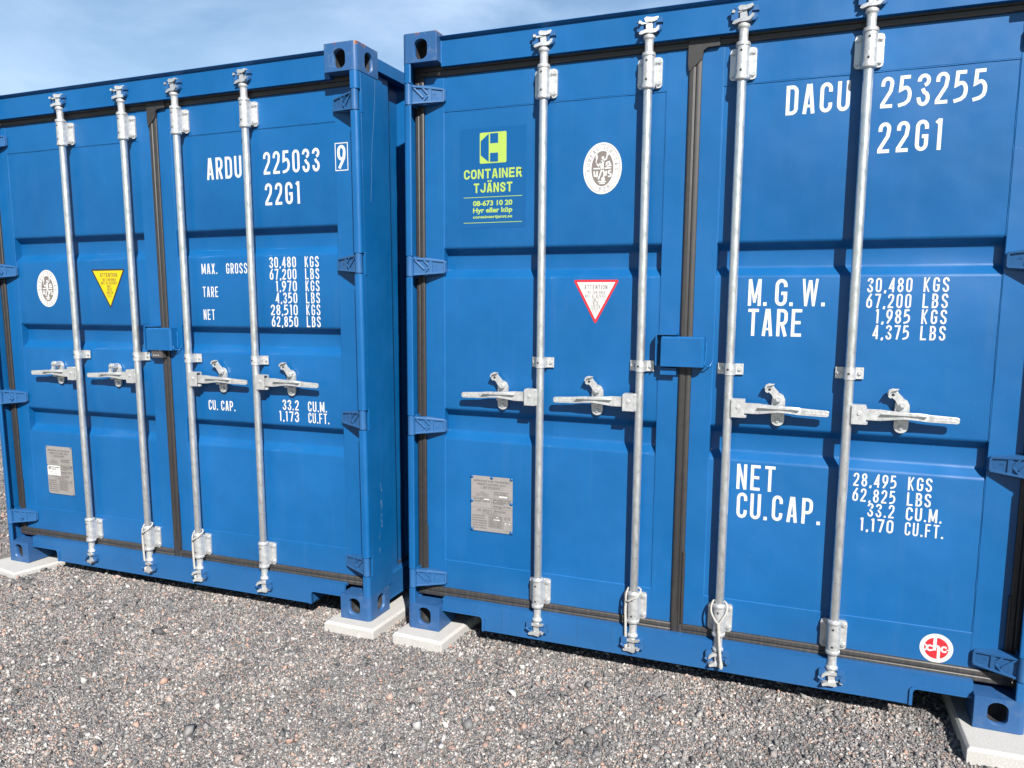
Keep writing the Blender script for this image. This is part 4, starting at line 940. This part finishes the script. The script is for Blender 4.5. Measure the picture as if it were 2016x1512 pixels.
rope(MAT, cfgA['rods'][2], 1, 'white rope on the third bar of the left container, right of its centre seal')

# ------------------------------------------------------------------ concrete slabs
GZ = -0.051
def slab(cx, cy, wx, wy, rot, top, label):
    mb = MB(); c = 0.010; t = top-GZ+0.012; pts = []
    hx, hy = wx/2, wy/2; n = 0
    rnd = random.Random(int(cx*100))
    vs = []
    for z, k in ((-t, 0), (-c, 0), (0, c)):
        for sx, sy in ((-1, -1), (1, -1), (1, 1), (-1, 1)): vs.append((sx*(hx-k), sy*(hy-k), z))
    mb.add(vs, [(0,1,5,4),(1,2,6,5),(2,3,7,6),(3,0,4,7),(4,5,9,8),(5,6,10,9),(6,7,11,10),(7,4,8,11),(8,9,10,11),(3,2,1,0)])
    o = mb.build('concrete_slab', [CONC], None, bevel=0.002); o.location = (cx, cy, top-0.0008); o.rotation_euler = (0, 0, R(rot))
    tag(o, label, 'concrete slab', 'pale concrete slabs under the container corners')
slab(0.112, 0.250, 0.255, 0.68, -3.0, -0.0005, 'pale concrete slab under the left front corner of the right container')
slab(-0.262, 0.330, 0.27, 0.82, -1.0, -0.0075, 'pale concrete slab under the right front corner of the left container')
slab(-2.50, 0.14, 0.33, 0.56, -10.0, -0.0190, 'pale concrete slab under the left front corner of the left container')
slab(2.385, 0.10, 0.31, 0.50, 2.0, -0.0005, 'pale concrete slab under the right front corner of the right container')

# ------------------------------------------------------------------ ground and gravel
rng = np.random.default_rng(11)
mb = MB(); G = 400
xs = [-G, -60, -12] + list(np.linspace(-5, 4, 46)) + [12, 60, G]; ys = [-G, -60, -12] + list(np.linspace(-3, 3, 31)) + [12, 60, G]
vs = []
for yv in ys:
    for xv in xs:
        dz = 0.004*math.sin(xv*2.3+1)*math.cos(yv*3.1)+0.003*math.sin(xv*5.1+yv*4.3)
        vs.append((float(xv), float(yv), GZ-0.006+(dz if abs(xv) < 6 and abs(yv) < 4 else 0)))
nx = len(xs)
mb.add(vs, [(j*nx+i, j*nx+i+1, (j+1)*nx+i+1, (j+1)*nx+i) for j in range(len(ys)-1) for i in range(nx-1)], 0, True)
g = mb.build('ground', [GROUND]); tag(g, 'grey gravel yard', 'ground', None, 'structure')

phi = (1+5**0.5)/2
ico = np.array([(-1,phi,0),(1,phi,0),(-1,-phi,0),(1,-phi,0),(0,-1,phi),(0,1,phi),(0,-1,-phi),(0,1,-phi),(phi,0,-1),(phi,0,1),(-phi,0,-1),(-phi,0,1)])/math.sqrt(1+phi*phi)
icf = np.array([(0,11,5),(0,5,1),(0,1,7),(0,7,10),(0,10,11),(1,5,9),(5,11,4),(11,10,2),(10,7,6),(7,1,8),(3,9,4),(3,4,2),(3,2,6),(3,6,8),(3,8,9),(4,9,5),(2,4,11),(6,2,10),(8,6,7),(9,8,1)])
def gravel(n, x0, x1, y0, y1, lo, hi, mean, shp):
    px = rng.uniform(x0, x1, n); py = rng.uniform(y0, y1, n)
    s = np.clip(rng.lognormal(math.log(mean), 0.38, n), lo, hi)
    sc3 = s[:, None]*rng.uniform(0.6, 1.35, (n, 3)); sc3[:, 2] *= 0.6
    V = shp[None]*(1+rng.uniform(-0.32, 0.3, (n, len(shp), 1)))*sc3[:, None, :]+(rng.uniform(-0.2, 0.2, (n, len(shp), 3))*s[:, None, None])
    q = rng.normal(size=(n, 4)); q /= np.linalg.norm(q, axis=1)[:, None]; a, b, c, d = q.T
    Rm = np.stack([1-2*(c*c+d*d), 2*(b*c-a*d), 2*(b*d+a*c), 2*(b*c+a*d), 1-2*(b*b+d*d), 2*(c*d-a*b), 2*(b*d-a*c), 2*(c*d+a*b), 1-2*(b*b+c*c)], -1).reshape(n, 3, 3)
    V = np.einsum('nij,nkj->nki', Rm, V)
    dz = 0.004*np.sin(px*2.3+1)*np.cos(py*3.1)+0.003*np.sin(px*5.1+py*4.3)
    z = GZ-0.006+dz+s*rng.uniform(0.0, 0.65, n)
    V += np.stack([px, py, z], -1)[:, None, :]
    return V
octv = np.array([(1, 0, 0), (-1, 0, 0), (0, 1, 0), (0, -1, 0), (0, 0, 1), (0, 0, -1)], float)*1.15
octf = np.array([(0,2,4),(2,1,4),(1,3,4),(3,0,4),(2,0,5),(1,2,5),(3,1,5),(0,3,5)])
parts_ = [gravel(340000, -2.6, 2.65, -1.68, 0.36, 0.0018, 0.0085, 0.0034, octv), gravel(15000, -2.6, 2.65, -1.68, 0.36, 0.004, 0.012, 0.0068, ico), gravel(1300, -2.6, 2.65, -1.68, 0.36, 0.006, 0.026, 0.0108, octv),
          gravel(42000, -7.5, -2.3, -1.0, 3.2, 0.003, 0.014, 0.0068, octv)]
Vs = []; Fs = []; base_ = 0
for V in parts_:
    k = V.shape[1]; f = (icf if k == 12 else octf)
    Vs.append(V.reshape(-1, 3)); Fs.append((f[None]+(np.arange(len(V))*k)[:, None, None]).reshape(-1, 3)+base_); base_ += len(V)*k
V = np.concatenate(Vs); F = np.concatenate(Fs); n = len(V)//12
me = bpy.data.meshes.new('gravel'); me.vertices.add(len(V)); me.vertices.foreach_set('co', V.reshape(-1).astype(np.float32))
me.loops.add(len(F)*3); me.loops.foreach_set('vertex_index', F.reshape(-1).astype(np.int32))
me.polygons.add(len(F)); me.polygons.foreach_set('loop_start', (np.arange(len(F))*3).astype(np.int32)); me.polygons.foreach_set('loop_total', np.full(len(F), 3, dtype=np.int32))
me.materials.append(STONE); me.update(calc_edges=True)
go = bpy.data.objects.new('gravel', me); col.objects.link(go); tag(go, 'loose crushed grey and pinkish gravel covering the yard', 'gravel', None, 'stuff')
